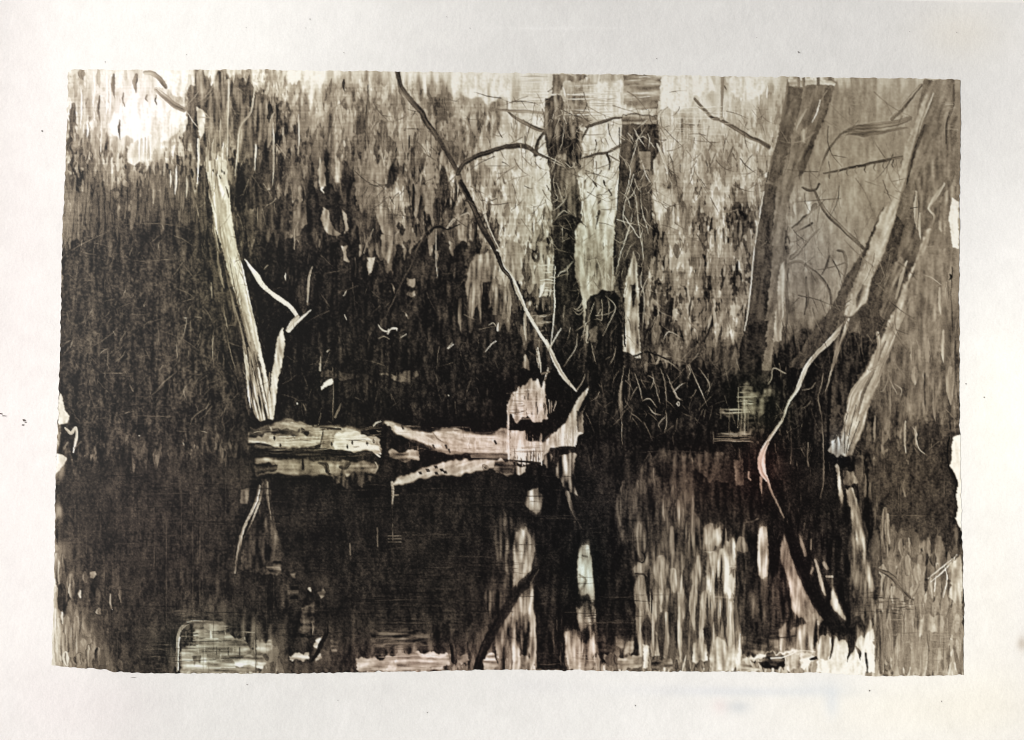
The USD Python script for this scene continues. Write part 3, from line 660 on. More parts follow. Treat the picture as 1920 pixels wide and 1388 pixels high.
# ---- hanging root ball and roots
P_ROOT = part('hanging_roots', 'tangle of thin pale roots above the bank, to the right of the first upright trunk')
poly([(1098, 572), (1108, 556), (1130, 547), (1150, 545), (1162, 560), (1166, 600), (1166, 650), (1140, 690), (1098, 700), (1092, 640)], .15, P_WOOD, rag=3, st=.06)
ROOTS = [[(1115, 566), (1106, 590), (1103, 602)], [(1128, 560), (1130, 590), (1128, 590)], [(1140, 560), (1143, 575), (1139, 598)], [(1135, 555), (1150, 568), (1154, 580), (1145, 600), (1130, 630), (1140, 612)], [(1097, 578), (1094, 600), (1092, 612)],
         [(1097, 578), (1085, 590), (1074, 582)], [(1083, 626), (1078, 655), (1056, 688)], [(1106, 600), (1092, 612), (1078, 622)], [(1128, 580), (1128, 600), (1120, 598), (1112, 600)], [(1108, 640), (1112, 662), (1118, 684)], [(1155, 650), (1150, 672), (1142, 684)],
         [(1168, 540), (1180, 520), (1172, 556), (1168, 600)], [(1190, 700), (1200, 730), (1205, 752)], [(1222, 696), (1228, 720), (1238, 758)], [(1238, 690), (1246, 715), (1250, 765)], [(1250, 700), (1268, 745), (1280, 748)], [(1240, 672), (1256, 680), (1270, 690)],
         [(1290, 680), (1302, 706), (1318, 742), (1326, 762)], [(1310, 690), (1330, 720), (1324, 745)], [(1215, 704), (1226, 712), (1220, 730)], [(1248, 770), (1250, 795), (1245, 815)], [(1248, 780), (1236, 795), (1238, 805)], [(1170, 686), (1164, 730), (1166, 790), (1166, 840)],
         [(1180, 690), (1178, 720), (1182, 750)], [(1216, 655), (1225, 672), (1230, 692)], [(1230, 672), (1250, 668), (1268, 672), (1290, 680)], [(1243, 638), (1255, 622), (1280, 636)], [(1300, 652), (1280, 672), (1270, 690)], [(1285, 680), (1294, 696), (1290, 708)], [(1310, 662), (1302, 672), (1296, 678)],
         [(1205, 752), (1218, 748), (1232, 765)], [(1262, 735), (1276, 722), (1285, 718)], [(1262, 728), (1270, 745), (1280, 752)], [(1216, 762), (1226, 775), (1240, 778)]]
for c in ROOTS:
    line(c, [.7, 1.6, 1.4, .5], .56, P_ROOT, a=.9)
line([(1166, 715), (1163, 745), (1166, 790)], [3, 9, 2], .40, P_ROOT, st=.12)
line([(1180, 715), (1178, 750)], [4, 5, 2], .34, P_ROOT)
line([(1101, 612), (1099, 640), (1102, 642)], [4, 5, 2], .55, P_ROOT)
poly([(1104, 618), (1120, 612), (1118, 640), (1106, 644)], .34, None, rag=2)
r = np.random.default_rng(9)
for _ in range(70):
    x, y, an = r.uniform(1100, 1340), r.uniform(580, 790), r.normal(1.4, .6)
    l = r.uniform(12, 45)
    line([(x, y), (x + l * .5 * math.cos(an) + r.normal(0, 4), y + l * .5 * math.sin(an)), (x + l * math.cos(an), y + l * math.sin(an))], [.5, 1.3, .5], r.uniform(.28, .5), P_ROOT, a=.7)
for c in ([(1269, 757), (1272, 754), (1274, 758), (1272, 761), (1269, 758)],):
    line(c, 1.6, .64, P_ROOT)
line([(1190, 668), (1215, 660), (1250, 672), (1285, 682), (1310, 678)], 3.5, .16, P_WOOD, rag=3)
line([(1282, 690), (1300, 660), (1325, 630), (1335, 600)], [3, 7, 5, 2], .2, P_WOOD, rag=4)
poly([(1240, 650), (1275, 660), (1300, 640), (1312, 650), (1300, 675), (1270, 685)], .34, None, rag=3, a=.6)

# ---- leaning grey trunk
P_T3 = part('tree_trunk', 'broad leaning grey trunk, third from the left of the upright ones')
poly([(1476, 150), (1568, 152), (1552, 200), (1538, 232), (1522, 287), (1508, 322), (1490, 347), (1476, 380), (1472, 440), (1468, 500), (1462, 590), (1452, 640), (1445, 694), (1384, 694), (1386, 664), (1397, 610), (1405, 560), (1412, 487), (1418, 430), (1432, 347), (1446, 300), (1456, 270), (1462, 232), (1470, 190)], .43, P_T3, rag=1.2, st=.03, ang=104)
poly([(1478, 163), (1507, 165), (1500, 205), (1492, 230), (1478, 280), (1465, 330), (1452, 345), (1440, 340), (1447, 300), (1460, 250), (1472, 200)], .34, P_T3, rag=2, st=.03, ang=104)
poly([(1548, 165), (1565, 162), (1555, 195), (1535, 250), (1520, 290), (1505, 325), (1497, 340), (1496, 310), (1512, 280), (1524, 250), (1540, 210)], .37, P_T3, rag=2, st=.03, ang=107)
poly([(1434, 347), (1455, 347), (1450, 420), (1448, 480), (1440, 560), (1430, 620), (1425, 694), (1386, 694), (1390, 655), (1400, 600), (1408, 540), (1414, 470), (1420, 420)], .27, P_T3, rag=2, st=.03, ang=97)
poly([(1396, 610), (1440, 600), (1434, 650), (1425, 720), (1400, 760), (1384, 740), (1385, 668)], .17, P_T3, rag=3, st=.03, a=.9)
poly([(1478, 150), (1520, 150), (1566, 152), (1565, 160), (1540, 158), (1520, 160), (1480, 162)], .70, P_T3, rag=2, ang=0)
for x in (1497, 1506, 1534):
    line([(x, 146), (x, 160)], 6, .42, P_T3)
line([(1512, 205), (1500, 225), (1492, 245)], [2, 5, 1], .62, P_T3)
line([(1538, 188), (1530, 215), (1522, 230)], [2, 3, 1], .68, P_T3)
poly([(1500, 245), (1514, 240), (1512, 270), (1500, 262)], .58, P_T3, rag=2, a=.7)
line([(1432, 360), (1419, 432), (1412, 490), (1403, 580), (1396, 620)], 2.4, .66, P_T3)
poly([(1462, 495), (1475, 480), (1474, 520), (1468, 570), (1466, 640), (1450, 640), (1456, 560)], .66, P_T3, rag=2.5, st=.12, a=.85)
poly([(1488, 375), (1505, 370), (1523, 378), (1520, 395), (1498, 412), (1486, 395)], .68, P_LEAF, rag=2)

# ---- big leaning trunk on the right
P_T4 = part('tree_trunk', 'big trunk leaning to the right edge with two pale lit streaks down its side')
poly([(1732, 150), (1788, 150), (1795, 220), (1790, 330), (1765, 400), (1745, 430), (1720, 490), (1690, 568), (1664, 640), (1640, 694), (1604, 735), (1583, 790), (1577, 850), (1555, 855), (1556, 800), (1560, 720), (1566, 660), (1586, 600), (1605, 560), (1632, 505), (1668, 420), (1690, 347), (1704, 275), (1718, 220)], lambda X, Y: .45 - .11 * np.clip((Y - 380) / 140, 0, 1), P_T4, rag=1.5, st=.03, ang=112)
poly([(1715, 340), (1745, 300), (1770, 250), (1786, 250), (1790, 340), (1760, 390), (1735, 425), (1712, 400)], .45, P_T4, rag=3, st=.04)
poly([(1655, 390), (1668, 395), (1650, 440), (1624, 470), (1600, 530), (1583, 572), (1566, 620), (1530, 660), (1505, 690), (1480, 690), (1510, 640), (1552, 590), (1574, 545), (1600, 495), (1622, 462)], .33, P_T4, rag=2, st=.025, ang=115)
poly([(1680, 400), (1694, 422), (1678, 497), (1658, 547), (1660, 600), (1640, 640), (1622, 640), (1612, 600), (1612, 565), (1632, 520), (1650, 470)], .30, P_T4, rag=2, st=.02, ang=113)
poly([(1664, 500), (1690, 480), (1700, 500), (1680, 570), (1660, 600), (1650, 590), (1656, 548)], .42, P_T4, rag=2.5, st=.06, ang=113)
poly([(1572, 625), (1600, 620), (1640, 640), (1620, 690), (1600, 720), (1585, 760), (1570, 760), (1560, 700)], .24, P_T4, rag=3, st=.07)
poly([(1652, 400), (1668, 380), (1680, 347), (1692, 300), (1702, 262), (1714, 232), (1736, 175), (1742, 178), (1722, 240), (1712, 270), (1700, 330), (1686, 372), (1676, 420), (1658, 470), (1645, 500), (1634, 525), (1625, 565), (1606, 585), (1596, 592), (1584, 592), (1586, 572), (1600, 545), (1612, 510), (1622, 495), (1630, 460), (1640, 432)], .65, P_T4, rag=1.6, st=.04, ang=113, feather=1.2)
poly([(1604, 560), (1618, 530), (1628, 535), (1620, 560), (1606, 586)], .46, P_T4, rag=2, st=.1, ang=113, a=.8)
poly([(1737, 432), (1722, 475), (1706, 512), (1692, 545), (1676, 580), (1662, 612), (1648, 645), (1630, 682), (1606, 725), (1590, 760), (1582, 790), (1576, 815), (1575, 850), (1586, 860), (1600, 845), (1613, 822), (1622, 790), (1634, 750), (1650, 705), (1668, 660), (1684, 615), (1698, 575), (1714, 530), (1728, 490), (1742, 455), (1747, 428)], lambda X, Y: .56 + .12 * np.clip((Y - 560) / 90, 0, 1), P_T4, rag=2.2, st=.08, ang=112, feather=1.2, mot=.03)
line([(1660, 640), (1640, 690), (1618, 740), (1606, 790)], [2, 5, 6, 2], .40, P_T4, rag=2, a=.6)
line([(1590, 770), (1600, 735), (1630, 700)], [6, 14, 8], .70, P_T4, rag=2)
line([(1640, 720), (1665, 660), (1690, 600), (1706, 560)], [8, 7, 6, 3], .66, P_T4, rag=2)
line([(1746, 425), (1752, 405), (1742, 390), (1756, 365), (1770, 345)], [2, 4, 5, 8, 4], .62, P_T4, rag=2)
line([(1700, 490), (1690, 520), (1680, 560)], [3, 6, 3], .60, P_T4)
line([(1645, 625), (1648, 650), (1640, 690)], [7, 8, 6], .66, P_T4)
line([(1735, 235), (1720, 270), (1708, 310), (1700, 345)], [5, 7, 6, 3], .33, P_T4, rag=2)
line([(1750, 175), (1740, 200), (1730, 225), (1722, 250)], [2, 4, 3, 1], .64, P_T4)
line([(1788, 160), (1786, 200), (1776, 230), (1774, 270)], [4, 5, 3], .34, P_T4)
poly([(1553, 850), (1560, 830), (1572, 815), (1576, 852), (1568, 858)], .62, P_T4, rag=2, st=.12)
line([(1555, 780), (1568, 770), (1580, 790), (1565, 830)], 2, .3, P_T4)
for c in ([(1589, 775), (1584, 800), (1583, 850)], [(1605, 760), (1595, 800), (1586, 850)], [(1612, 790), (1600, 820), (1590, 845)]):
    line(c, 1.5, .34, P_T4)
poly([(1551, 858), (1594, 858), (1594, 876), (1552, 878)], .13, P_WOOD, rag=2)
# right edge foliage
comb((1762, 194, 1798, 262), 11, .66, 1.6, P_LEAF, seed=12, a=.6)
comb((1590, 184, 1625, 200), 5, .64, 1.6, P_LEAF, seed=13, a=.6)
comb((1700, 460, 1795, 520), 10, .60, 1.6, P_LEAF, seed=14, a=.4)
poly([(1760, 372), (1780, 355), (1792, 350), (1797, 345), (1797, 392), (1780, 400), (1770, 440), (1760, 430)], .58, P_LEAF, rag=3)
poly([(1725, 480), (1770, 462), (1797, 470), (1790, 560), (1740, 610), (1690, 620), (1700, 560)], .50, P_LEAF, rag=4, a=.7, st=.05)
for x, y0, y1, w, t in ((1718, 360, 430, 8, .58), (1725, 400, 450, 5, .6), (1762, 540, 590, 5, .62), (1775, 530, 580, 4, .6), (1768, 620, 680, 7, .6), (1740, 640, 680, 6, .54), (1712, 650, 690, 9, .52), (1752, 720, 790, 6, .48), (1782, 690, 760, 14, .50), (1715, 690, 722, 12, .52), (1668, 700, 780, 5, .48), (1735, 700, 770, 6, .46), (1697, 790, 850, 4, .55), (1668, 790, 825, 4, .5), (1640, 780, 830, 5, .46), (1717, 800, 840, 4, .5), (1785, 500, 620, 3, .34), (1735, 560, 570, 4, .4), (1792, 600, 790, 4, .36)):
    line([(x, y0), (x - 1, (y0 + y1) / 2), (x + 1, y1)], [w * .5, w, w, 1], t, P_LEAF, rag=2)
line([(1781, 515), (1783, 520), (1780, 525)], [3, 6, 2], .1, None)
line([(1707, 391), (1720, 389)], 1.6, .2, None)
for c in ([(1667, 704), (1658, 730), (1650, 735)], [(1666, 702), (1672, 720), (1682, 740)], [(1676, 720), (1690, 730), (1688, 745)], [(1714, 808), (1722, 840), (1740, 855)], [(1711, 800), (1718, 812), (1716, 830)], [(1730, 515), (1748, 522), (1765, 535)]):
    line(c, [.8, 1.8, .8], .60, P_LEAF)

line([(985, 580), (1000, 606), (1016, 632), (1031, 655), (1043, 682), (1057, 707), (1080, 733)], [6, 5, 5, 7, 8, 7, 2], .78, P_BOUGH, st=.10)
line([(1031, 652), (1045, 628), (1052, 616)], [3, 1.5], .66, P_BOUGH)
# ---- thin pale branch in front of the right trunk
P_PB = part('thin_branch', 'thin pale forked branch reaching down to the water beside the big leaning trunk')
line([(1590, 598), (1577, 616), (1553, 642), (1527, 668), (1512, 688), (1502, 712), (1494, 732), (1480, 752), (1472, 772), (1466, 789), (1452, 808), (1441, 826)], [6, 9, 10, 7, 7, 8, 7, 5, 4, 4, 5, 5], .70, P_PB, st=.08, rag=1.2)
line([(1586, 605), (1572, 650), (1560, 690), (1552, 720), (1547, 735)], [10, 12, 7, 3, 1.5], .50, P_PB, st=.14)
line([(1562, 640), (1550, 668), (1540, 690)], [2, 6, 2], .2, P_PB)
line([(1533, 740), (1536, 760), (1541, 790), (1544, 850), (1544, 900), (1538, 935)], [1.5, 2.5, 2, 1.5, 2, 1], .46, P_PB)
line([(1534, 740), (1540, 720), (1543, 700)], 1.6, .5, P_PB)
line([(1504, 732), (1520, 728), (1528, 718)], 1.5, .45, P_PB)
line([(1482, 800), (1483, 840), (1482, 870)], 1.4, .34, P_PB)
line([(1515, 830), (1514, 860), (1516, 875)], 1.6, .42, P_PB)
line([(1440, 720), (1446, 710), (1450, 690), (1472, 700)], 2, .5, P_PB)

# ---- bright broken light by the foot of the grey trunk
P_GLINT = part('light_patch', 'pale combed patch of light on the bank at the foot of the grey trunk')
poly([(1392, 726), (1410, 722), (1416, 735), (1435, 730), (1444, 715), (1450, 735), (1436, 760), (1426, 780), (1412, 790), (1410, 808), (1412, 815), (1386, 818), (1392, 800), (1398, 780), (1352, 776), (1350, 768), (1386, 768)], .46, P_GLINT, rag=5, st=.12, ang=0, feather=2, mot=.06, a=.8)
comb((1348, 765, 1414, 778), 7, .64, 2.2, P_GLINT, seed=15)
comb((1334, 806, 1412, 828), 11, .62, 2.2, P_GLINT, seed=16)
comb((1382, 724, 1420, 764), 10, .66, 2.2, P_GLINT, seed=17)
comb((1384, 724, 1412, 816), 8, .72, 2, P_GLINT, level=False, seed=18)
for x, y0, y1 in ((1351, 765, 785), (1367, 764, 825), (1389, 750, 818), (1337, 810, 832), (1370, 808, 820)):
    line([(x, y0), (x, y1)], 1.5, .56, P_GLINT, brk=.8, a=.6)
poly([(1415, 745), (1440, 740), (1434, 775), (1415, 790)], .42, P_GLINT, rag=3, st=.1, a=.7)

# ---- pale leaning trunk on the left, its stump and branch
P_T0 = part('tree_trunk', 'tall pale leaning trunk on the left, brightly lit against black')
poly([(386, 290), (392, 347), (398, 400), (403, 450), (412, 500), (424, 555), (436, 610), (450, 665), (458, 715), (464, 760), (472, 792), (440, 700), (420, 640), (404, 560), (394, 490), (390, 420), (384, 347)], .26, P_T0, rag=2, st=.06, ang=80)
poly([(390, 284), (402, 290), (412, 284), (424, 288), (426, 320), (429, 347), (434, 397), (440, 446), (450, 492), (458, 540), (467, 572), (478, 612), (490, 652), (499, 700), (507, 745), (515, 786), (508, 788), (499, 770), (488, 740), (482, 700), (470, 650), (456, 600), (442, 555), (428, 505), (412, 450), (404, 430), (399, 400), (396, 372), (392, 347), (386, 310)], .80, P_T0, rag=1.6, st=.06, ang=78)
poly([(470, 640), (482, 650), (490, 690), (499, 740), (509, 786), (488, 790), (474, 772), (462, 720), (455, 680)], .50, P_T0, rag=1.2, st=.22, ang=78, fu=.9)
for c, t, w in (([(428, 480), (445, 560), (462, 620), (478, 690)], .52, 3), ([(416, 470), (432, 550), (450, 610), (468, 690), (476, 750)], .44, 3), ([(440, 500), (455, 570), (470, 630)], .6, 2.5), ([(412, 400), (414, 440), (424, 490)], .6, 2.5), ([(424, 350), (428, 370), (427, 356)], .4, 3), ([(408, 320), (406, 332)], .4, 4),
                ([(462, 690), (466, 740), (470, 765)], .8, 3), ([(455, 640), (462, 690), (464, 730)], .72, 3), ([(474, 690), (480, 730), (486, 770)], .78, 3), ([(494, 690), (504, 740), (512, 780)], .88, 4), ([(446, 470), (458, 520), (470, 575), (482, 620)], .90, 3), ([(402, 350), (404, 400), (408, 440)], .9, 3), ([(420, 600), (432, 660), (440, 690)], .42, 2), ([(396, 530), (398, 560)], .5, 2.5)):
    line(c, [1, w, w, 1], t, P_T0)
poly([(369, 200), (378, 204), (385, 214), (384, 245), (376, 262), (371, 240)], .74, P_T0, rag=1)
line([(372, 262), (372, 300), (370, 345)], [5, 3, 1], .80, P_T0)
for c in ([(377, 205), (390, 218), (400, 228)], [(352, 212), (362, 228), (372, 240)], [(345, 205), (358, 190), (372, 172)], [(372, 220), (390, 221), (400, 222)], [(384, 240), (400, 238)]):
    line(c, [1, 1.6, .8], .66, P_T0)
line([(430, 150), (427, 220), (426, 260), (420, 290)], [2, 4, 3, 1], .66, P_T0)
line([(478, 160), (470, 210), (450, 240), (445, 290), (440, 330)], [2, 4, 3, 3, 1], .66, P_T0)
for c, t, w, a_ in (([(402, 300), (408, 360), (414, 420), (424, 470), (434, 530)], .66, 12, .55), ([(424, 360), (430, 410), (438, 450), (448, 500)], .90, 8, .6), ([(440, 520), (456, 590), (470, 640), (484, 700)], .62, 11, .5), ([(432, 545), (446, 600), (460, 660)], .56, 8, .5), ([(452, 510), (466, 570), (480, 625), (494, 690), (505, 745)], .92, 6, .8), ([(398, 330), (400, 380), (406, 430)], .90, 6, .6), ([(476, 660), (486, 710), (498, 760)], .36, 4, .6), ([(484, 690), (496, 745), (503, 780)], .90, 4, .8)):
    line(c, [2, w, w, 2], t, P_T0, a=a_, rag=1.5, st=.12, feather=2)
comb((396, 288, 428, 345), 14, .62, 2.4, P_T0, level=False, seed=60, a=.6, part_len=(.2, .7))
for x_, y_ in ((401, 318), (413, 330), (420, 322), (416, 318)):
    line([(x_, y_), (x_ + 1, y_ + 5)], [2, 3, 1], .36, P_T0, rag=2)
for x_, y0_, y1_, w_, t_ in ((393, 215, 300, 5, .55), (403, 240, 296, 7, .62), (412, 225, 292, 5, .58), (421, 250, 296, 6, .60), (388, 262, 320, 6, .62), (398, 262, 300, 5, .68), (417, 268, 300, 6, .70)):
    line([(x_ + 2, y0_), (x_, (y0_ + y1_) / 2), (x_ + 1, y1_)], [1, w_, w_], t_, P_T0, rag=2, a=.8, st=.12)
for x_, y0_, y1_, w_, t_ in ((392, 340, 400, 7, .70), (399, 400, 470, 6, .60), (408, 470, 540, 7, .52), (416, 540, 620, 6, .44)):
    line([(x_, y0_), (x_ + 3, (y0_ + y1_) / 2), (x_ + 12, y1_)], [2, w_, 1], t_, P_T0, rag=2, a=.7, st=.15)
P_STUMP = part('forked_stump', 'thin pale stump forking beside the leaning trunk', P_T0)
poly([(523, 626), (531, 614), (534, 642), (530, 682), (523, 705), (518, 740), (514, 782), (509, 782), (506, 745), (509, 705), (514, 680), (518, 645)], .76, P_STUMP, rag=1, st=.09, ang=82)
line([(506, 700), (502, 750), (506, 785)], 2.5, .6, P_STUMP)
P_TB = part('broken_branch', 'short bright broken branch on the pale leaning trunk', P_T0)
line([(460, 487), (470, 502), (480, 515), (490, 532), (505, 547), (526, 562), (544, 575), (554, 588), (558, 598)], [2, 6, 10, 9, 7, 9, 8, 8, 6], .86, P_TB, st=.05)
line([(558, 594), (548, 606), (541, 618)], [7, 9, 8], .70, P_TB, st=.1)
line([(541, 620), (552, 608), (566, 596), (583, 581)], [8, 6, 4, 1], .84, P_TB)
P_GRASS = part('grass_blade', 'single thin pale upright blade right of the broken branch')
line([(586, 500), (580, 520), (577, 555), (577, 572)], [1, 5, 4, 1], .64, P_GRASS)
P_EGRET = part('white_bird', 'small white bird-like mark in the dark middle distance')
poly([(625, 709), (617, 712), (608, 718), (603, 726), (602, 733), (608, 727), (616, 723), (624, 720)], .93, P_EGRET, rag=.4, st=.02)
P_BIRD = part('flying_bird', 'small pale bird-shaped mark of two thin wings')
line([(709, 609), (717, 619), (726, 622), (729, 618)], [1, 3, 2], .78, P_BIRD)
line([(727, 626), (733, 617), (743, 616), (744, 620)], [2, 2, 4, 1], .82, P_BIRD)
line([(710, 635), (720, 631), (730, 636)], 1.3, .5, None)
line([(752, 633), (762, 627)], 1.3, .5, None)
for c, t, w in (([(624, 690), (625, 740), (624, 790)], .36, 1.4), ([(602, 668), (600, 695)], .6, 3), ([(640, 756), (634, 770), (628, 782)], .40, 4), ([(597, 797), (602, 775)], .4, 1.4), ([(569, 757), (573, 768)], .4, 2), ([(530, 720), (545, 712), (553, 704)], .3, 1.4), ([(556, 756), (557, 757)], .9, 2.6), ([(840, 741), (841, 742)], .8, 2), ([(848, 642), (840, 654), (850, 646)], .6, 1.6),
                ([(910, 660), (922, 645), (930, 640)], .6, 1.8), ([(618, 656), (613, 660)], .7, 2), ([(646, 590), (650, 600)], .6, 1.6), ([(560, 415), (553, 432), (552, 468)], .5, 1.6), ([(700, 430), (690, 455), (682, 475)], .55, 1.6), ([(650, 545), (644, 555)], .6, 1.6), ([(495, 505), (502, 497)], .5, 1.4), ([(917, 610), (925, 606), (930, 612)], .62, 1.6), ([(934, 605), (933, 620)], .7, 3), ([(930, 612), (918, 614), (898, 618)], .4, 1.2)):
    line(c, [1, w, w], t, None)
for pts, t in (([(600, 694), (665, 700), (672, 712), (640, 712), (600, 706)], .22), ([(706, 698), (740, 702), (760, 697), (782, 696), (784, 705), (770, 716), (750, 715), (728, 705)], .38), ([(985, 668), (992, 680), (993, 698), (980, 690)], .55)):
    poly(pts, t, None, rag=2.5, st=.12, a=.8)
for c in ([(1008, 652), (1012, 680), (1014, 700)], [(1006, 655), (1010, 690)], [(1028, 690), (1022, 712), (1018, 720)]):
    line(c, [2, 4, 1], .7, None, brk=.4)

# ---- scratches through the dark left undergrowth
P_SCR = part('dry_twigs', 'scratched pale twigs and grass in the black undergrowth at the left edge')
SCR = [([(125, 475), (160, 455), (195, 438), (210, 430)], .46), ([(220, 422), (260, 420), (300, 420), (340, 425), (370, 436)], .40), ([(250, 488), (270, 490), (300, 488), (345, 484)], .42), ([(265, 612), (285, 603), (315, 595)], .5), ([(342, 595), (350, 600), (345, 625), (336, 645)], .6), ([(345, 597), (352, 596)], .8),
       ([(342, 494), (356, 512), (370, 530)], .42), ([(330, 540), (352, 550), (370, 562)], .45), ([(388, 550), (384, 565), (376, 574)], .5), ([(380, 575), (392, 590), (402, 612)], .4), ([(200, 610), (212, 590)], .55), ([(174, 650), (205, 630), (218, 618), (224, 610)], .5), ([(212, 620), (218, 630)], .6), ([(186, 664), (203, 652)], .6), ([(202, 650), (202, 680), (198, 694)], .5),
       ([(168, 590), (174, 578)], .55), ([(131, 654), (138, 636)], .6), ([(168, 684), (172, 672)], .5), ([(215, 680), (228, 670), (240, 650)], .5), ([(236, 540), (230, 560)], .55), ([(275, 570), (270, 575), (276, 560)], .55), ([(330, 640), (333, 665), (332, 680)], .62), ([(354, 655), (353, 680)], .5), ([(400, 620), (399, 660), (402, 690)], .6), ([(396, 640), (402, 630)], .6), ([(418, 660), (420, 694)], .45),
       ([(370, 600), (378, 596), (362, 594)], .6), ([(378, 620), (372, 640), (364, 650)], .46), ([(290, 735), (310, 715), (335, 694)], .58), ([(280, 745), (300, 728), (312, 718)], .44), ([(350, 722), (345, 735), (350, 752)], .62), ([(338, 750), (345, 735), (352, 728)], .48), ([(355, 800), (365, 780), (390, 762), (396, 752)], .52), ([(386, 768), (394, 752)], .6), ([(243, 720), (250, 735), (248, 728)], .5), ([(234, 776), (246, 770)], .6), ([(255, 780), (300, 781), (345, 782)], .4),
       ([(250, 795), (285, 795)], .36), ([(330, 808), (358, 810)], .45), ([(376, 808), (390, 812)], .66), ([(343, 828), (346, 838)], .8), ([(345, 828), (343, 822)], .5), ([(260, 818), (263, 816)], .9), ([(145, 810), (165, 813), (185, 817)], .34), ([(240, 742), (280, 745), (340, 746)], .28), ([(175, 778), (172, 794)], .4), ([(455, 694), (460, 705), (458, 712)], .6), ([(196, 710), (198, 694)], .46), ([(365, 720), (374, 706)], .5), ([(278, 700), (262, 722), (250, 740)], .34)]
for c, t in SCR:
    line(c, [.5, 1.6, 1.1, .4], t, P_SCR, a=.75, brk=.25)
r = np.random.default_rng(12)
for _ in range(620):
    x, y, an = r.uniform(120, 455), r.uniform(440, 800), r.choice([1.57, 1.57, 0.05, 2.0, 2.5]) + r.normal(0, .25)
    l = r.uniform(6, 34)
    b = BS[int(y), int(x)]
    if b > .4:
        continue
    line([(x, y), (x + l * .5 * math.cos(an) + r.normal(0, 1.5), y + l * .5 * math.sin(an)), (x + l * math.cos(an), y + l * math.sin(an))], [.5, r.uniform(.9, 1.8), .5], r.uniform(.24, .44), P_SCR if _ % 3 == 0 else None, a=.6)
for _ in range(150):
    x, y, an = r.uniform(470, 1090), r.uniform(450, 800), r.choice([1.57, 1.4, 2.1]) + r.normal(0, .25)
    l = r.uniform(5, 22)
    if BS[int(y), int(x)] > .3:
        continue
    line([(x, y), (x + l * math.cos(an), y + l * math.sin(an))], [.5, 1.2, .5], r.uniform(.22, .4), None, a=.6)

def dark_at(x, y):
    return BS[min(max(int(y), 0), CH - 1), min(max(int(x), 0), CW - 1)] < .3


twigs((960, 170, 1270, 420), 120, .30, 1.9, None, seed=1, spread=1.0)
twigs((1020, 180, 1240, 640), 110, .68, 1.2, None, seed=2, spread=.8)
twigs((640, 180, 1030, 420), 100, .28, 1.9, None, seed=3, spread=.9)
twigs((1240, 200, 1450, 460), 110, .36, 1.9, None, seed=4, spread=.9)
twigs((1480, 170, 1700, 640), 60, .42, 2.2, None, seed=5, spread=.8, ln=(25, 90))
twigs((1480, 420, 1590, 660), 26, .36, 1.8, None, seed=6, spread=.5, ln=(25, 70))
twigs((125, 440, 460, 800), 170, .42, 1.1, None, seed=7, spread=.9, keep=dark_at, a=.65)
twigs((470, 450, 1080, 760), 150, .38, 1.2, None, seed=8, spread=.8, keep=dark_at, a=.6)
twigs((1090, 540, 1420, 800), 110, .48, 1.2, None, seed=9, spread=.7, keep=dark_at, a=.7)
twigs((1430, 600, 1800, 860), 90, .50, 1.2, None, seed=10, spread=.6, a=.6)
twigs((380, 140, 560, 420), 60, .58, 1.3, None, seed=11, spread=.4, a=.6)
# ---- fallen log
P_LOG = part('fallen_log', 'pale fallen log lying along the water, left half, buff coloured')
P_LOG2 = part('fallen_log', 'pinkish fallen log overlapping the left one and pointing to the bright mound')
poly([(466, 812), (500, 802), (522, 791), (540, 785), (562, 791), (592, 799), (630, 797), (655, 800), (676, 804), (700, 812), (722, 825), (722, 852), (705, 846), (680, 848), (640, 847), (605, 843), (565, 842), (540, 840), (515, 839), (500, 834), (466, 830)], .60, P_LOG, rag=1.5, feather=1.3, mot=.03, st=.07, ang=8, g=.02)
poly([(625, 815), (662, 800), (690, 820), (712, 838), (712, 848), (690, 846), (650, 844), (628, 838)], .84, P_LOG, rag=3, st=.09, ang=0)
poly([(500, 818), (560, 820), (600, 815), (604, 835), (560, 839), (520, 836)], .68, P_LOG, rag=3, st=.06, ang=0)
poly([(510, 802), (535, 804), (563, 805), (562, 817), (540, 814), (508, 813)], .16, P_LOG, rag=2.5, st=.08, ang=5, a=.9)
poly([(470, 803), (505, 800), (510, 812), (480, 820), (468, 818)], .26, P_LOG, rag=2.5, st=.08, ang=5)
poly([(565, 806), (579, 806), (577, 817), (566, 816)], .18, P_LOG, rag=2)
line([(602, 803), (615, 804), (638, 805)], 5, .25, P_LOG, brk=.7)
line([(606, 807), (604, 820), (600, 832)], [2, 3, 2], .3, P_LOG)
poly([(565, 840), (590, 835), (604, 828), (600, 840), (580, 846), (563, 846)], .26, P_LOG, rag=1.5)
for x, y in ((651, 838), (688, 832), (514, 822), (622, 834), (660, 830), (525, 836), (700, 828)):
    line([(x, y - 4), (x + 1, y + 3)], [2, 5, 2], .22, P_LOG)
line([(466, 833), (490, 832), (520, 842), (560, 846)], [3, 6, 3], .13, P_LOG, rag=2)
line([(480, 848), (540, 850), (600, 848), (656, 852)], [18, 17, 16, 13], .10, P_WATER, rag=2.5)
line([(655, 853), (690, 850), (716, 855)], [6, 10, 4], .14, P_LOG, rag=2)
line([(712, 856), (700, 846), (716, 851)], 3, .8, P_LOG)
poly([(718, 795), (724, 789), (745, 795), (765, 803), (785, 808), (806, 812), (830, 804), (855, 803), (878, 811), (905, 816), (925, 813), (940, 803), (957, 805), (957, 851), (920, 852), (885, 850), (850, 853), (815, 842), (785, 829), (765, 822), (745, 815), (730, 806)], .73, P_LOG2, rag=1.3, feather=1.3, mot=.03, st=.06, ang=12, g=.02)
poly([(740, 798), (765, 806), (790, 814), (815, 826), (830, 840), (812, 838), (780, 824), (748, 812)], .82, P_LOG2, rag=2, st=.06, ang=25)
comb((845, 818, 955, 851), 16, .85, 1.8, P_LOG2, seed=19, a=.5)
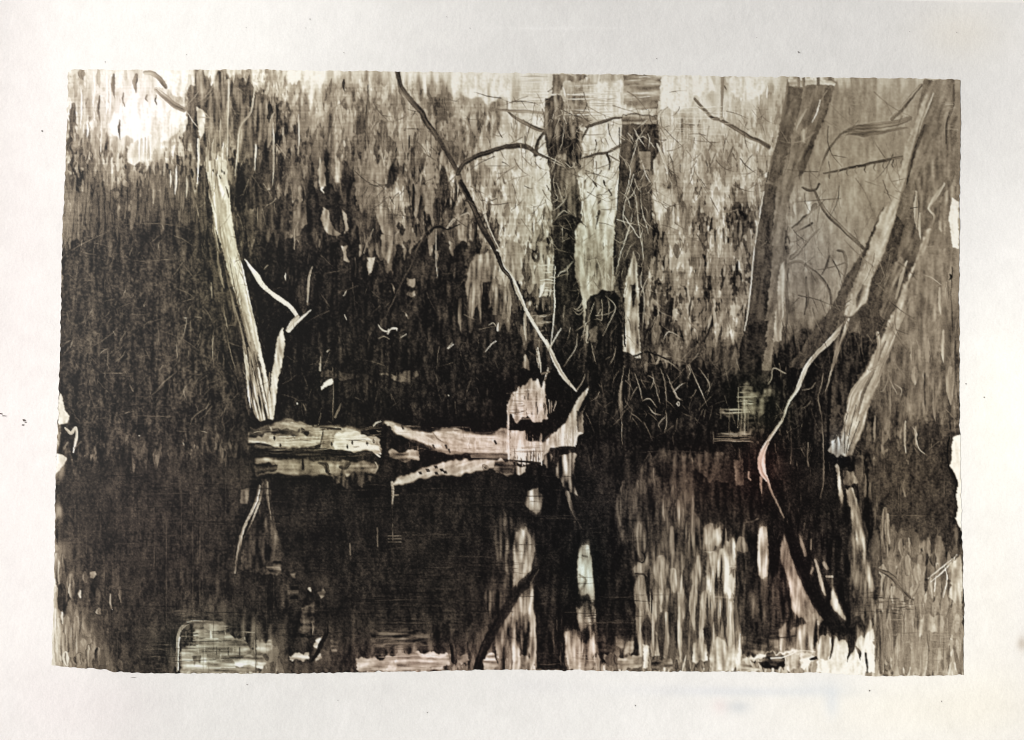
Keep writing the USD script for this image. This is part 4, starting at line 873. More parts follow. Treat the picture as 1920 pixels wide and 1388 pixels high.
comb((850, 812, 955, 851), 12, .86, 2, P_LOG2, level=False, seed=20, a=.5)
comb((630, 805, 715, 846), 14, .9, 2, P_LOG, seed=21, a=.4)
comb((480, 800, 640, 840), 14, .48, 2, P_LOG, seed=22, a=.4)
comb((525, 864, 705, 890), 14, .36, 2, P_LOG, seed=23, a=.4)
line([(812, 812), (822, 825), (842, 836)], [2, 5, 2], .55, P_LOG2)
for x, y in ((812, 838), (836, 838), (928, 830), (842, 846), (754, 802)):
    line([(x, y - 3), (x + 2, y + 2)], 4, .25, P_LOG2)
P_KNOT = part('dark_knot', 'black knot and cleft where the two fallen logs meet')
poly([(676, 804), (702, 806), (712, 796), (722, 792), (733, 800), (737, 812), (728, 818), (712, 822), (690, 818), (676, 810)], .13, P_KNOT, rag=2.5, st=.04)
poly([(714, 812), (745, 818), (775, 828), (810, 842), (842, 853), (882, 852), (882, 862), (842, 864), (808, 874), (785, 886), (745, 895), (735, 885), (733, 865), (715, 872), (708, 890), (690, 890), (705, 872), (716, 850), (712, 828)], .115, P_KNOT, rag=1.5, st=.03)
line([(700, 798), (706, 793), (714, 790)], [3, 3, 1], .7, P_LOG2)
poly([(730, 846), (738, 842), (748, 846), (766, 845), (785, 848), (784, 864), (765, 866), (745, 860), (730, 858)], .50, P_KNOT, rag=2.5, st=.14, ang=0)
poly([(766, 848), (780, 848), (780, 862), (768, 860)], .62, P_KNOT, rag=2, ang=0)
line([(885, 855), (920, 856), (960, 857)], 7, .45, P_LOG2, rag=1.5)
comb((470, 792, 720, 846), 34, .40, 2, P_LOG, seed=63, part_len=(.03, .2), a=.7)
comb((470, 792, 720, 846), 30, .76, 2, P_LOG, seed=64, part_len=(.03, .2), a=.7)
comb((735, 800, 955, 850), 26, .56, 2, P_LOG2, seed=65, part_len=(.03, .2), a=.6)
comb((735, 800, 955, 850), 14, .48, 2, P_LOG2, level=False, seed=66, part_len=(.1, .4), a=.5)
for c in ([(480, 806), (520, 793), (545, 787), (592, 800), (650, 800), (690, 812)], [(745, 797), (785, 809), (830, 806), (875, 811), (925, 814), (955, 806)], [(480, 836), (540, 842), (640, 848), (710, 848)], [(770, 826), (830, 846), (890, 852), (950, 852)]):
    line(c, 6, .36, None, a=.5, feather=3, rag=2, brk=.3)
# their reflections
P_LREF = part('log_reflection', 'dull olive reflection of the left fallen log')
poly([(520, 862), (560, 862), (620, 864), (700, 867), (712, 868), (704, 884), (680, 888), (640, 890), (618, 893), (600, 891), (560, 891), (545, 893), (522, 888), (480, 892), (478, 858)], .47, P_LREF, rag=2, feather=1.3, mot=.03, st=.07, ang=0)
poly([(478, 868), (520, 872), (520, 886), (480, 890)], .20, P_LREF, rag=3, st=.05, ang=0)
line([(598, 868), (610, 872), (614, 884)], [4, 10, 8], .24, P_LREF, rag=2.5)
line([(568, 862), (568, 880)], 4, .22, P_LREF, brk=.5)
line([(652, 868), (646, 878), (640, 876)], 8, .34, P_LREF, rag=3)
poly([(610, 890), (660, 886), (700, 890), (690, 905), (660, 915), (635, 905)], .26, P_LREF, rag=5, st=.1, a=.8)
line([(704, 866), (708, 876), (703, 886)], 2, .55, P_LREF)
P_LREF2 = part('log_reflection', 'pink reflection of the right fallen log tapering to a point')
poly([(840, 864), (870, 863), (930, 863), (927, 878), (905, 881), (885, 886), (865, 892), (842, 890), (815, 891), (785, 899), (755, 910), (734, 909), (745, 897), (758, 892), (780, 884), (806, 873), (822, 870)], .70, P_LREF2, rag=1.6, feather=1.3, mot=.03, st=.06, ang=-18)
for x, y in ((815, 874), (826, 880), (832, 884), (786, 886), (908, 876), (816, 886), (800, 880)):
    line([(x, y), (x + 5, y + 3)], [3, 7, 3], .24, P_LREF2, rag=2)
line([(906, 872), (914, 874), (914, 880), (906, 880), (905, 872)], 2.2, .36, P_LREF2)
poly([(928, 866), (962, 862), (962, 892), (940, 893), (926, 884)], .36, P_LREF2, rag=4, st=.14, ang=0)
line([(735, 905), (737, 925), (736, 945)], [5, 4, 2], .62, P_LREF2, brk=.3)
for y in (1005, 1010, 1016):
    line([(728, y), (752, y)], 1.6, .42, P_WATER, brk=.5)
line([(735, 945), (736, 1000), (737, 1015)], 1.6, .4, P_WATER, brk=.6)
for c in ([(735, 929), (746, 928)], [(708, 990), (708, 1025)], [(656, 1020), (657, 1041)]):
    line(c, 2, .42, P_WATER)

# ---- bright mound and the horned stump
P_MOUND = part('bright_mound', 'bright rounded pinkish mound behind the right end of the log')
poly([(952, 756), (966, 736), (972, 724), (982, 718), (992, 716), (996, 711), (1008, 714), (1022, 722), (1024, 750), (1024, 784), (1010, 790), (985, 788), (953, 788)], .74, P_MOUND, rag=3.5, st=.10, ang=90, drip=5, mot=.04)
comb((955, 730, 1024, 788), 14, .88, 1.8, P_MOUND, seed=24, a=.6)
comb((955, 722, 1024, 788), 14, .90, 1.8, P_MOUND, level=False, seed=25, a=.6)
comb((955, 735, 1010, 788), 8, .60, 1.8, P_MOUND, seed=26, a=.5)
comb((948, 716, 1026, 790), 16, .14, 2.2, None, level=False, seed=61, part_len=(.08, .3), a=.7)
comb((948, 735, 985, 790), 12, .5, 2.5, P_MOUND, seed=62, a=.6)
line([(953, 760), (953, 805), (954, 860)], 4, .80, P_LOG2, brk=.3)
line([(1016, 702), (1022, 699), (1030, 697)], 3, .5, P_MOUND, brk=.4)
for c in ([(1029, 750), (1031, 775)], [(1034, 752), (1034, 774)], [(1043, 752), (1038, 770)]):
    line(c, [1, 2, 1], .6, P_MOUND)
poly([(955, 790), (990, 790), (1020, 790), (1040, 778), (1056, 750), (1072, 745), (1074, 760), (1058, 790), (1034, 812), (1020, 828), (990, 826), (986, 808), (955, 806)], .11, P_WOOD, rag=2, st=.03)
P_HORN = part('horned_stump', 'pale upturned horn-shaped stump at the right end of the log')
poly([(957, 807), (984, 808), (988, 827), (1022, 830), (1036, 814), (1060, 794), (1070, 772), (1080, 752), (1090, 742), (1104, 724), (1099, 740), (1092, 756), (1086, 770), (1082, 790), (1090, 800), (1092, 812), (1083, 818), (1078, 838), (1056, 836), (1032, 840), (1024, 856), (1014, 870), (1004, 866), (985, 870), (957, 866)], .74, P_HORN, rag=1.3, st=.10)
poly([(1082, 770), (1092, 778), (1094, 810), (1084, 812), (1080, 790)], .40, P_HORN, rag=2, st=.1)
comb((1040, 796, 1082, 838), 12, .90, 1.8, P_HORN, level=False, seed=27)
comb((1036, 806, 1080, 838), 6, .58, 1.8, P_HORN, level=False, seed=28, a=.6)
comb((957, 812, 1026, 874), 14, .86, 2.2, P_HORN, level=False, seed=29)
comb((962, 840, 1022, 876), 12, .22, 3, P_HORN, level=False, seed=30)
comb((957, 838, 1020, 850), 5, .4, 2, P_HORN, seed=31)
line([(1032, 842), (1050, 840), (1074, 840)], [4, 7, 4], .14, P_WOOD, rag=2)
line([(957, 864), (990, 866), (1012, 868)], 4, .22, P_WATER, brk=.4)
P_HREF = part('stump_reflection', 'streaky reflection of the horned stump trailing into a thin line')
poly([(1050, 850), (1064, 852), (1070, 848), (1080, 852), (1078, 880), (1077, 910), (1082, 930), (1070, 925), (1052, 912), (1040, 898), (1045, 872)], .50, P_HREF, rag=2, st=.20)
line([(1064, 925), (1072, 955), (1082, 975), (1090, 990)], [8, 6, 4, 2], .44, P_HREF, st=.12)
poly([(1022, 852), (1034, 850), (1030, 880), (1016, 880)], .36, P_HREF, rag=2, st=.15)
poly([(962, 876), (985, 872), (984, 884), (962, 892)], .58, P_HREF, rag=2, st=.15)
P_WATER2 = P_WATER
poly([(985, 880), (1020, 872), (1050, 900), (1064, 940), (1072, 985), (1040, 1030), (1008, 1041), (1000, 990), (984, 950)], .115, P_WATER, rag=2, st=.02)
poly([(988, 920), (1000, 914), (1010, 914), (1010, 924), (1018, 930), (1016, 950), (1006, 964), (994, 955), (984, 945)], .56, P_HREF, rag=2, st=.14)
line([(1078, 978), (1062, 992), (1050, 1008), (1040, 1030), (1030, 1045), (1014, 1068)], [1.5, 2.5, 4, 3, 3, 1], .52, P_HREF)

# ---- reflections in the lower water
P_TREF = part('trunk_reflection', 'faint olive reflection of the pale leaning trunk')
poly([(490, 900), (506, 898), (510, 940), (514, 980), (524, 1010), (532, 1040), (531, 1068), (512, 1076), (470, 1072), (446, 1066), (462, 1010), (480, 950)], .30, P_TREF, rag=3, st=.05, a=.85)
poly([(478, 985), (500, 960), (512, 1000), (505, 1060), (470, 1066)], .22, P_TREF, rag=4, a=.6)
poly([(508, 985), (524, 1012), (530, 1045), (520, 1066), (506, 1050)], .38, P_TREF, rag=3, st=.05, a=.8)
line([(486, 912), (478, 945), (464, 975), (452, 1008), (444, 1050), (440, 1075)], [5, 5, 4, 6, 6, 2], .46, P_TREF, st=.16, rag=1.6)
line([(494, 905), (486, 940), (470, 985), (458, 1010)], [3, 4, 3, 1], .52, P_TREF, st=.14)
line([(502, 905), (502, 930), (506, 960), (508, 975)], [3, 4, 3, 1], .46, P_TREF)
poly([(452, 918), (468, 916), (464, 945), (450, 944)], .40, P_TREF, rag=1.5)
line([(470, 940), (455, 975), (440, 1020)], 3, .22, P_TREF)
P_DARKREF = part('trunk_reflection', 'black reflection of the first upright trunk')
poly([(1040, 985), (1078, 980), (1086, 1010), (1084, 1060), (1080, 1120), (1078, 1140), (1060, 1190), (1056, 1255), (1006, 1256), (1002, 1150), (998, 1100), (1012, 1060)], .125, P_DARKREF, rag=1.5, st=.02)
P_DARKREF2 = part('trunk_reflection', 'black reflection of the second upright trunk')
poly([(1112, 980), (1180, 970), (1192, 1040), (1192, 1190), (1120, 1192), (1116, 1120), (1110, 1050)], .125, P_DARKREF2, rag=1.5, st=.02)
poly([(1180, 1040), (1192, 1060), (1192, 1150), (1170, 1150), (1172, 1090)], .2, P_DARKREF2, rag=4, a=.6)
P_WEDGE = part('light_wedge', 'pale greenish wedge of sky reflected between two black trunk reflections')
poly([(1086, 1020), (1103, 1020), (1108, 1041), (1112, 1080), (1116, 1123), (1104, 1123), (1090, 1112), (1083, 1082), (1083, 1041)], .76, P_WEDGE, rag=1.2, drip=3.5, mot=.035, st=.05)
line([(1086, 1078), (1099, 1088), (1090, 1105), (1086, 1112)], 4, .42, P_WEDGE)
line([(1092, 1042), (1100, 1044)], 4, .3, P_WEDGE)
poly([(1082, 1135), (1112, 1130), (1117, 1150), (1116, 1170), (1102, 1175), (1088, 1180), (1082, 1160)], .64, P_WEDGE, rag=2.5, drip=3.5, mot=.035, st=.12)
poly([(1060, 1190), (1082, 1180), (1112, 1185), (1118, 1212), (1126, 1220), (1110, 1235), (1114, 1258), (1064, 1258), (1060, 1225)], .64, P_WEDGE, rag=3, drip=3.5, mot=.035, st=.12)
poly([(1080, 1180), (1110, 1178), (1110, 1198), (1092, 1204), (1082, 1194)], .3, P_WEDGE, rag=3, drip=3.5, mot=.035, st=.1)
poly([(1104, 1136), (1114, 1140), (1112, 1165), (1102, 1160)], .36, P_WEDGE, rag=2, drip=3.5, mot=.035)
comb((1066, 1195, 1120, 1256), 10, .78, 1.8, P_WEDGE, level=False, seed=32, part_len=(.2, .6))
comb((1062, 1205, 1122, 1256), 9, .8, 1.8, P_WEDGE, seed=33)
comb((1030, 1150, 1062, 1255), 10, .42, 1.8, P_DARKREF, level=False, seed=34, a=.6, part_len=(.1, .5))
comb((1006, 1130, 1062, 1255), 14, .30, 1.6, P_DARKREF, seed=35, a=.5)
comb((1110, 1160, 1195, 1200), 12, .30, 1.6, P_DARKREF2, seed=36, a=.6, part_len=(.4, 1))
P_PATCH = part('pale_reflection', 'pale ragged reflections left of the first black trunk reflection')
poly([(962, 1000), (986, 988), (1000, 1010), (1004, 1041), (1000, 1058), (994, 1074), (978, 1088), (974, 1096), (962, 1098)], .60, P_PATCH, rag=2.5, drip=3.5, mot=.035, st=.12)
poly([(925, 975), (945, 960), (965, 980), (962, 1040), (950, 1075), (930, 1060)], .30, P_PATCH, rag=5, drip=3.5, mot=.035, st=.1, a=.8)
poly([(960, 1140), (975, 1118), (988, 1110), (999, 1110), (1000, 1140), (1005, 1160), (1005, 1240), (998, 1256), (960, 1256)], .58, P_PATCH, rag=2, drip=3.5, mot=.035, st=.12)
poly([(966, 1155), (990, 1145), (994, 1180), (990, 1235), (976, 1235), (968, 1200)], .26, P_PATCH, rag=4, drip=3.5, mot=.035, st=.14)
poly([(935, 1165), (958, 1135), (958, 1200), (948, 1230), (938, 1240), (925, 1225)], .48, P_PATCH, rag=3, drip=3.5, mot=.035, st=.14)
poly([(905, 1112), (930, 1105), (946, 1125), (935, 1165), (915, 1160)], .34, P_PATCH, rag=4, drip=3.5, mot=.035, st=.14, a=.8)
P_BREF = part('bough_reflection', 'black slanting reflection of the long bough at the lower edge')
line([(1062, 1020), (1030, 1052), (1000, 1080), (970, 1108), (948, 1145), (928, 1178), (908, 1216), (896, 1254)], [10, 16, 20, 20, 18, 17, 18, 18], .12, P_BREF, rag=2.5, st=.03)
for c, w in (([(926, 1215), (930, 1240)], 6), ([(944, 1215), (944, 1254)], 5), ([(848, 1210), (852, 1240)], 10), ([(875, 1205), (878, 1235)], 6)):
    line(c, w, .18, None, rag=2)
line([(1010, 1068), (1000, 1085), (994, 1096)], 2, .5, P_PATCH)
poly([(965, 1076), (974, 1068), (976, 1088), (968, 1095)], .66, P_PATCH, rag=1, drip=3.5, mot=.035)
# hanging streaks of the right reflection
poly([(1192, 905), (1204, 868), (1220, 852), (1300, 854), (1302, 960), (1318, 985), (1330, 1045), (1320, 1100), (1200, 1100), (1180, 1020), (1150, 985), (1150, 930)], .30, P_REFL, rag=4, drip=8, st=.07, a=.55, mot=.04)
poly([(1200, 1050), (1330, 1050), (1325, 1150), (1200, 1130)], .46, P_REFL, rag=6, drip=12, st=.09, a=.35, mot=.05)
poly([(1625, 868), (1776, 850), (1790, 960), (1788, 1010), (1740, 1020), (1690, 990), (1640, 1000)], .265, P_RWATER, rag=4, drip=8, st=.02, a=.8)
comb((1640, 870, 1785, 1010), 30, .36, 1.3, P_RWATER, level=False, seed=70, a=.5, part_len=(.05, .3))
for x, y0, y1, w, t in ((1170, 905, 940, 10, .26), (1195, 900, 935, 5, .38), (1160, 930, 985, 8, .3), (1225, 880, 910, 7, .36), (1245, 930, 975, 10, .34), (1300, 950, 1041, 7, .44), (1270, 940, 1000, 10, .36), (1312, 960, 1030, 6, .46), (1200, 985, 1041, 26, .42), (1260, 990, 1041, 9, .44), (1290, 980, 1060, 8, .46), (1330, 985, 1041, 22, .58), (1390, 1012, 1041, 18, .66),
                        (1202, 1060, 1075, 24, .62), (1205, 1085, 1150, 30, .58), (1225, 1120, 1180, 16, .6), (1200, 1150, 1230, 12, .6), (1240, 1050, 1100, 26, .62), (1262, 1070, 1110, 14, .68), (1280, 1080, 1160, 9, .6), (1300, 1100, 1180, 12, .58), (1222, 1170, 1230, 10, .62), (1250, 1150, 1215, 9, .66), (1275, 1140, 1240, 8, .62), (1312, 1150, 1210, 16, .58), (1320, 1110, 1160, 10, .62), (1335, 1060, 1160, 12, .66), (1350, 1160, 1230, 14, .44), (1370, 1130, 1250, 12, .62), (1310, 1045, 1090, 10, .6)):
    line([(x, y0), (x - 1, (y0 + y1) / 2), (x + 2, y1)], [w * .7, w * 1.1, w * 1.0, w * .35], t, P_REFL, rag=2.4, st=.09, a=.85, feather=1.6)
for x, y0, y1, w, t in ((1218, 1060, 1150, 6, .22), (1245, 1145, 1200, 10, .24), (1268, 1110, 1215, 10, .22), (1240, 1150, 1200, 16, .25), (1290, 1050, 1130, 14, .26), (1288, 1140, 1220, 8, .24), (1310, 1110, 1230, 7, .22), (1330, 1170, 1200, 16, .2), (1345, 1130, 1200, 8, .25), (1360, 1120, 1190, 8, .22), (1215, 1155, 1220, 18, .24), (1190, 1215, 1250, 8, .2), (1150, 1225, 1250, 22, .34), (1240, 1230, 1250, 26, .28)):
    line([(x, y0), (x - 3, (y0 + y1) / 2), (x + 1, y1)], [w * .2, w * 1.2, w * 1.0, .5], t, P_REFL, rag=1.8, st=.05, a=.9)
line([(1194, 1050), (1205, 1055), (1210, 1045), (1204, 1035)], 3, .1, P_REFL)
line([(1192, 1075), (1208, 1078), (1214, 1095), (1222, 1115), (1222, 1150)], [3, 5, 4, 3, 2], .12, P_REFL, rag=1.5)
P_SPARK = part('light_patch', 'bright crossed glints in the right half of the reflections')
poly([(1328, 1035), (1352, 1028), (1378, 1036), (1376, 1062), (1366, 1078), (1376, 1100), (1372, 1122), (1358, 1118), (1348, 1080), (1335, 1090), (1328, 1120), (1324, 1080)], .78, P_SPARK, rag=3, drip=3.5, mot=.035, st=.16)
comb((1320, 1030, 1388, 1125), 20, .88, 2, P_SPARK, seed=37, part_len=(.15, .7))
comb((1322, 1015, 1384, 1160), 22, .86, 2.2, P_SPARK, level=False, seed=38, part_len=(.1, .5))
comb((1325, 1030, 1360, 1150), 14, .30, 3, P_SPARK, level=False, seed=39, part_len=(.1, .35))
comb((1330, 1160, 1384, 1255), 14, .74, 3, P_REFL, level=False, seed=40, part_len=(.2, .6))
poly([(1360, 1080), (1378, 1080), (1374, 1110), (1370, 1122), (1362, 1110)], .92, P_SPARK, rag=1.5, drip=3.5, mot=.035)
poly([(1352, 985), (1358, 960), (1356, 1000)], .5, P_SPARK, rag=1, drip=3.5, mot=.035)
P_DBLOCK = part('dark_reflection', 'dark brown square-edged reflection under the grey trunk')
poly([(1302, 880), (1352, 905), (1380, 900), (1420, 890), (1470, 900), (1500, 985), (1470, 985), (1440, 965), (1400, 975), (1320, 985), (1302, 960)], .125, P_DBLOCK, rag=2.5, st=.03)
poly([(1378, 1030), (1420, 1041), (1462, 1041), (1480, 1085), (1482, 1150), (1480, 1185), (1440, 1192), (1392, 1196), (1384, 1160), (1382, 1090)], .22, P_DBLOCK, rag=2, st=.07)
comb((1384, 1045, 1425, 1090), 14, .10, 1.8, P_DBLOCK, seed=41)
comb((1385, 1175, 1485, 1200), 14, .09, 2, P_DBLOCK, seed=42, part_len=(.3, 1))
comb((1440, 1110, 1484, 1200), 22, .09, 1.8, P_DBLOCK, seed=43)
comb((1384, 1090, 1484, 1190), 30, .32, 1.6, P_DBLOCK, level=False, seed=45, a=.5, part_len=(.08, .4))
poly([(1422, 1000), (1436, 985), (1441, 1020), (1440, 1080), (1424, 1082), (1420, 1041)], .74, P_SPARK, rag=2, drip=3.5, mot=.035, st=.14)
poly([(1358, 1018), (1372, 1012), (1380, 1022), (1378, 1041), (1358, 1041)], .66, P_SPARK, rag=2, drip=3.5, mot=.035, st=.14)
poly([(1318, 985), (1336, 992), (1352, 985), (1354, 1015), (1335, 1022), (1320, 1015)], .60, P_SPARK, rag=2.5, drip=3.5, mot=.035, st=.12)
line([(1396, 980), (1410, 978), (1422, 972)], 2, .45, P_DBLOCK, brk=.4)
poly([(1376, 860), (1393, 860), (1394, 910), (1380, 912)], .34, P_DBLOCK, rag=2, st=.06)
line([(1404, 885), (1403, 895), (1407, 900)], 2.4, .55, P_DBLOCK)
poly([(1305, 850), (1345, 850), (1368, 858), (1350, 882), (1332, 902), (1312, 885)], .26, P_REFL, rag=3, st=.05)
# pale branch reflection
P_PBR = part('branch_reflection', 'reflection of the thin pale branch, pink at the waterline')
line([(1440, 828), (1433, 842), (1427, 862), (1430, 885), (1438, 900)], [5, 10, 15, 13, 6], .70, P_PBR, st=.10, rag=1)
line([(1438, 895), (1446, 922), (1458, 946), (1470, 972), (1480, 994)], [4, 4, 3, 2.5, 1], .62, P_PBR)
line([(1427, 895), (1426, 910), (1428, 925)], [5, 4, 1], .5, P_PBR)
P_RWEDGE = part('light_wedge', 'pale buff wedge slanting down at the right of the reflections')
poly([(1470, 995), (1476, 1020), (1486, 1041), (1494, 1072), (1505, 1100), (1518, 1122), (1530, 1140), (1540, 1152), (1545, 1165), (1530, 1178), (1500, 1160), (1484, 1142), (1480, 1105), (1472, 1070), (1463, 1041), (1464, 1015)], .68, P_RWEDGE, rag=1.4, drip=3.5, mot=.035, st=.06, ang=62)
poly([(1508, 1128), (1522, 1130), (1526, 1142), (1512, 1142)], .50, P_RWEDGE, rag=2, drip=3.5, mot=.035)
poly([(1588, 1020), (1640, 1030), (1644, 1110), (1600, 1120)], .40, P_RWATER, rag=4, drip=6, st=.08, a=.85)
P_LEANREF = part('trunk_reflection', 'black reflection of the big leaning trunk slanting right')
poly([(1488, 990), (1540, 960), (1560, 960), (1590, 1041), (1600, 1120), (1590, 1190), (1560, 1195), (1545, 1165), (1530, 1135), (1508, 1090), (1494, 1050)], .14, P_LEANREF, rag=2, st=.05)
line([(1476, 975), (1498, 1035), (1528, 1095), (1560, 1150), (1588, 1195)], [16, 34, 44, 46, 36], .115, P_LEANREF, rag=3, st=.02)
poly([(1594, 1030), (1640, 1020), (1644, 1150), (1606, 1160)], .40, P_RWATER, rag=4, drip=8, st=.07, a=.7, mot=.04)
comb((1495, 1000, 1590, 1190), 50, .08, 1.8, P_LEANREF, seed=44, part_len=(.1, .4))
line([(1528, 1050), (1534, 1070), (1540, 1095), (1547, 1116)], [3, 5, 7, 3], .70, P_LEANREF, rag=1)
line([(1524, 1066), (1520, 1075)], 4, .6, P_LEANREF)
poly([(1561, 1100), (1566, 1115), (1572, 1130), (1584, 1155), (1586, 1163), (1575, 1155), (1562, 1142), (1557, 1130)], .76, P_LEANREF, rag=1, st=.08)
line([(1545, 1056), (1551, 1066)], 6, .7, P_LEANREF)
line([(1550, 1081), (1560, 1081)], 4, .9, P_LEANREF)
line([(1498, 1002), (1504, 1020), (1510, 1041)], [2, 7, 6], .6, P_LEANREF, st=.1)
line([(1521, 1012), (1520, 1030)], 3, .6, P_LEANREF)
P_STREF = part('trunk_reflection', 'pale broken reflection of the lit edge of the big leaning trunk')
poly([(1566, 880), (1572, 878), (1580, 930), (1580, 948), (1574, 940)], .66, P_STREF, rag=1.2, drip=3.5, mot=.035, st=.1)
poly([(1580, 882), (1600, 884), (1608, 905), (1590, 912), (1580, 905)], .46, P_STREF, rag=2, drip=3.5, mot=.035, st=.1)
poly([(1586, 915), (1598, 918), (1608, 945), (1616, 975), (1622, 1010), (1624, 1041), (1612, 1060), (1610, 1041), (1604, 1005), (1596, 975), (1590, 945)], .62, P_STREF, rag=1.6, drip=3.5, mot=.035, st=.14, ang=76)
line([(1588, 915), (1592, 912), (1589, 917)], 4, .1, P_STREF)
poly([(1598, 960), (1604, 1000), (1600, 1008), (1594, 985)], .52, P_STREF, rag=1, drip=3.5, mot=.035)
poly([(1618, 1041), (1626, 1041), (1634, 1075), (1640, 1100), (1634, 1110), (1622, 1080)], .60, P_STREF, rag=2, drip=3.5, mot=.035, st=.1)
for x, y0, y1, w, t in ((1660, 955, 1041, 18, .42), (1665, 965, 1020, 10, .5), (1690, 1012, 1041, 10, .52), (1705, 1010, 1041, 6, .56), (1740, 1010, 1041, 11, .52), (1700, 1045, 1075, 26, .56), (1720, 1060, 1090, 16, .56), (1660, 1075, 1120, 20, .56), (1745, 1085, 1120, 10, .66), (1672, 1100, 1130, 7, .66), (1655, 1060, 1082, 16, .64), (1750, 1040, 1060, 14, .3), (1668, 1145, 1195, 7, .60), (1632, 1165, 1250, 12, .62), (1650, 1145, 1262, 16, .40), (1695, 900, 930, 6, .36), (1620, 890, 930, 10, .36), (1632, 905, 940, 6, .4)):
    line([(x, y0), (x - 1, (y0 + y1) / 2), (x + 2, y1)], [w * .4, w, w * .9, w * .4], t, P_RWATER, rag=3, st=.08, a=.85)
P_TWIGR = part('branch_reflection', 'dull grey bent reflection of a branch near the lower right corner')
line([(1645, 1068), (1662, 1075), (1676, 1086), (1688, 1102), (1700, 1115), (1712, 1124)], [5, 9, 9, 9, 7, 4], .40, P_TWIGR, rag=1.5)
line([(1660, 1082), (1658, 1100), (1656, 1122)], [5, 8, 3], .40, P_TWIGR, rag=2)
line([(1710, 1120), (1718, 1105), (1724, 1090)], [5, 6, 3], .48, P_TWIGR)
for c in ([(1740, 1085), (1765, 1065), (1785, 1048)], [(1744, 1092), (1770, 1070), (1794, 1040)], [(1770, 1060), (1776, 1085), (1768, 1120)], [(1790, 1045), (1786, 1070), (1784, 1090)], [(1755, 1080), (1752, 1110)]):
    line(c, [1, 2.5, 1], .84, P_TWIGR, brk=.3)
poly([(1780, 1050), (1803, 1042), (1804, 1120), (1795, 1140), (1776, 1122), (1784, 1090)], .70, P_RWATER, rag=4, st=.12, a=.85)
# woven lower right block
comb((1640, 1125, 1806, 1262), 70, .64, 1.8, P_RWATER, level=False, seed=56, part_len=(.1, .6), a=.55)
comb((1640, 1125, 1806, 1262), 60, .42, 2, P_RWATER, level=False, seed=57, part_len=(.1, .6), a=.5)
comb((1650, 1125, 1806, 1262), 50, .62, 1.5, P_RWATER, seed=58, part_len=(.05, .5), a=.5)
comb((1595, 1112, 1715, 1152), 26, .20, 2, P_RWATER, seed=59, part_len=(.1, .5), a=.6)
poly([(1715, 1155), (1770, 1150), (1768, 1185), (1720, 1190)], .62, P_RWATER, rag=5, st=.10, a=.6)
# lower edge lights
for pts, t, an in (([(1386, 1205), (1410, 1200), (1436, 1198), (1440, 1215), (1432, 1228), (1400, 1232), (1386, 1225)], .30, 10), ([(1388, 1238), (1430, 1228), (1470, 1222), (1505, 1217), (1528, 1226), (1520, 1240), (1470, 1226), (1432, 1234), (1400, 1244)], .80, -10),
                   ([(1440, 1228), (1470, 1226), (1472, 1252), (1436, 1254), (1420, 1245)], .24, 0), ([(1472, 1228), (1500, 1226), (1498, 1258), (1474, 1258)], .66, 90), ([(1500, 1228), (1520, 1236), (1514, 1250), (1502, 1258)], .86, 0), ([(1386, 1240), (1402, 1246), (1430, 1258), (1388, 1259)], .60, 0),
                   ([(1442, 1196), (1458, 1195), (1460, 1215), (1444, 1216)], .3, 0), ([(1460, 1180), (1475, 1170), (1478, 1215), (1462, 1222)], .66, 90), ([(1482, 1185), (1530, 1160), (1534, 1200), (1524, 1222), (1486, 1208)], .60, 90), ([(1526, 1170), (1532, 1160), (1532, 1200), (1524, 1215)], .22, 90),
                   ([(1382, 1240), (1388, 1180), (1390, 1258), (1380, 1258)], .80, 90), ([(1340, 1205), (1355, 1198), (1378, 1210), (1384, 1255), (1335, 1258), (1330, 1230)], .78, 90), ([(1298, 1205), (1310, 1196), (1324, 1206), (1326, 1240), (1298, 1240)], .74, 90), ([(1172, 1200), (1188, 1202), (1186, 1225), (1172, 1226)], .66, 0), ([(1155, 1198), (1172, 1198), (1168, 1216), (1156, 1214)], .54, 0),
                   ([(1155, 1232), (1200, 1230), (1204, 1252), (1160, 1254)], .6, 0), ([(1204, 1215), (1216, 1212), (1214, 1256), (1206, 1256)], .88, 90), ([(1220, 1240), (1260, 1238), (1262, 1258), (1222, 1258)], .40, 0), ([(1120, 1196), (1150, 1192), (1148, 1225), (1125, 1222)], .20, 0)):
    poly(pts, t, P_SHORE, rag=2.5, st=.10, ang=an, mot=.04, drip=2)
line([(1437, 1197), (1462, 1196), (1490, 1193)], 3, .12, None)
line([(1445, 1234), (1470, 1232), (1500, 1220), (1528, 1222)], 2, .94, P_SHORE)
line([(1530, 1232), (1520, 1236), (1534, 1234)], 4, .22, P_SHORE)
poly([(1536, 1194), (1558, 1192), (1572, 1196), (1590, 1192), (1596, 1215), (1610, 1190), (1622, 1190), (1628, 1180), (1637, 1180), (1640, 1262), (1600, 1266), (1532, 1262)], .94, P_SHORE, rag=3, drip=3.5, mot=.035, st=.05, g=.015)
poly([(1540, 1195), (1556, 1192), (1556, 1225), (1548, 1240), (1538, 1235)], .76, P_SHORE, rag=2, drip=3.5, mot=.035)
for c, w in (([(1562, 1196), (1560, 1215), (1556, 1235)], [8, 5, 2]), ([(1590, 1195), (1594, 1215), (1588, 1240)], [12, 8, 1]), ([(1602, 1195), (1600, 1215), (1596, 1226)], [9, 6, 1]), ([(1605, 1212), (1612, 1225), (1613, 1238)], [3, 7, 1]), ([(1624, 1175), (1620, 1195)], [6, 2]), ([(1623, 1225), (1626, 1250), (1626, 1262)], [4, 5, 2])):
    line(c, w, .26, P_SHORE, rag=2)
line([(1600, 1175), (1606, 1160), (1618, 1180)], 12, .22, P_SHORE, rag=4)
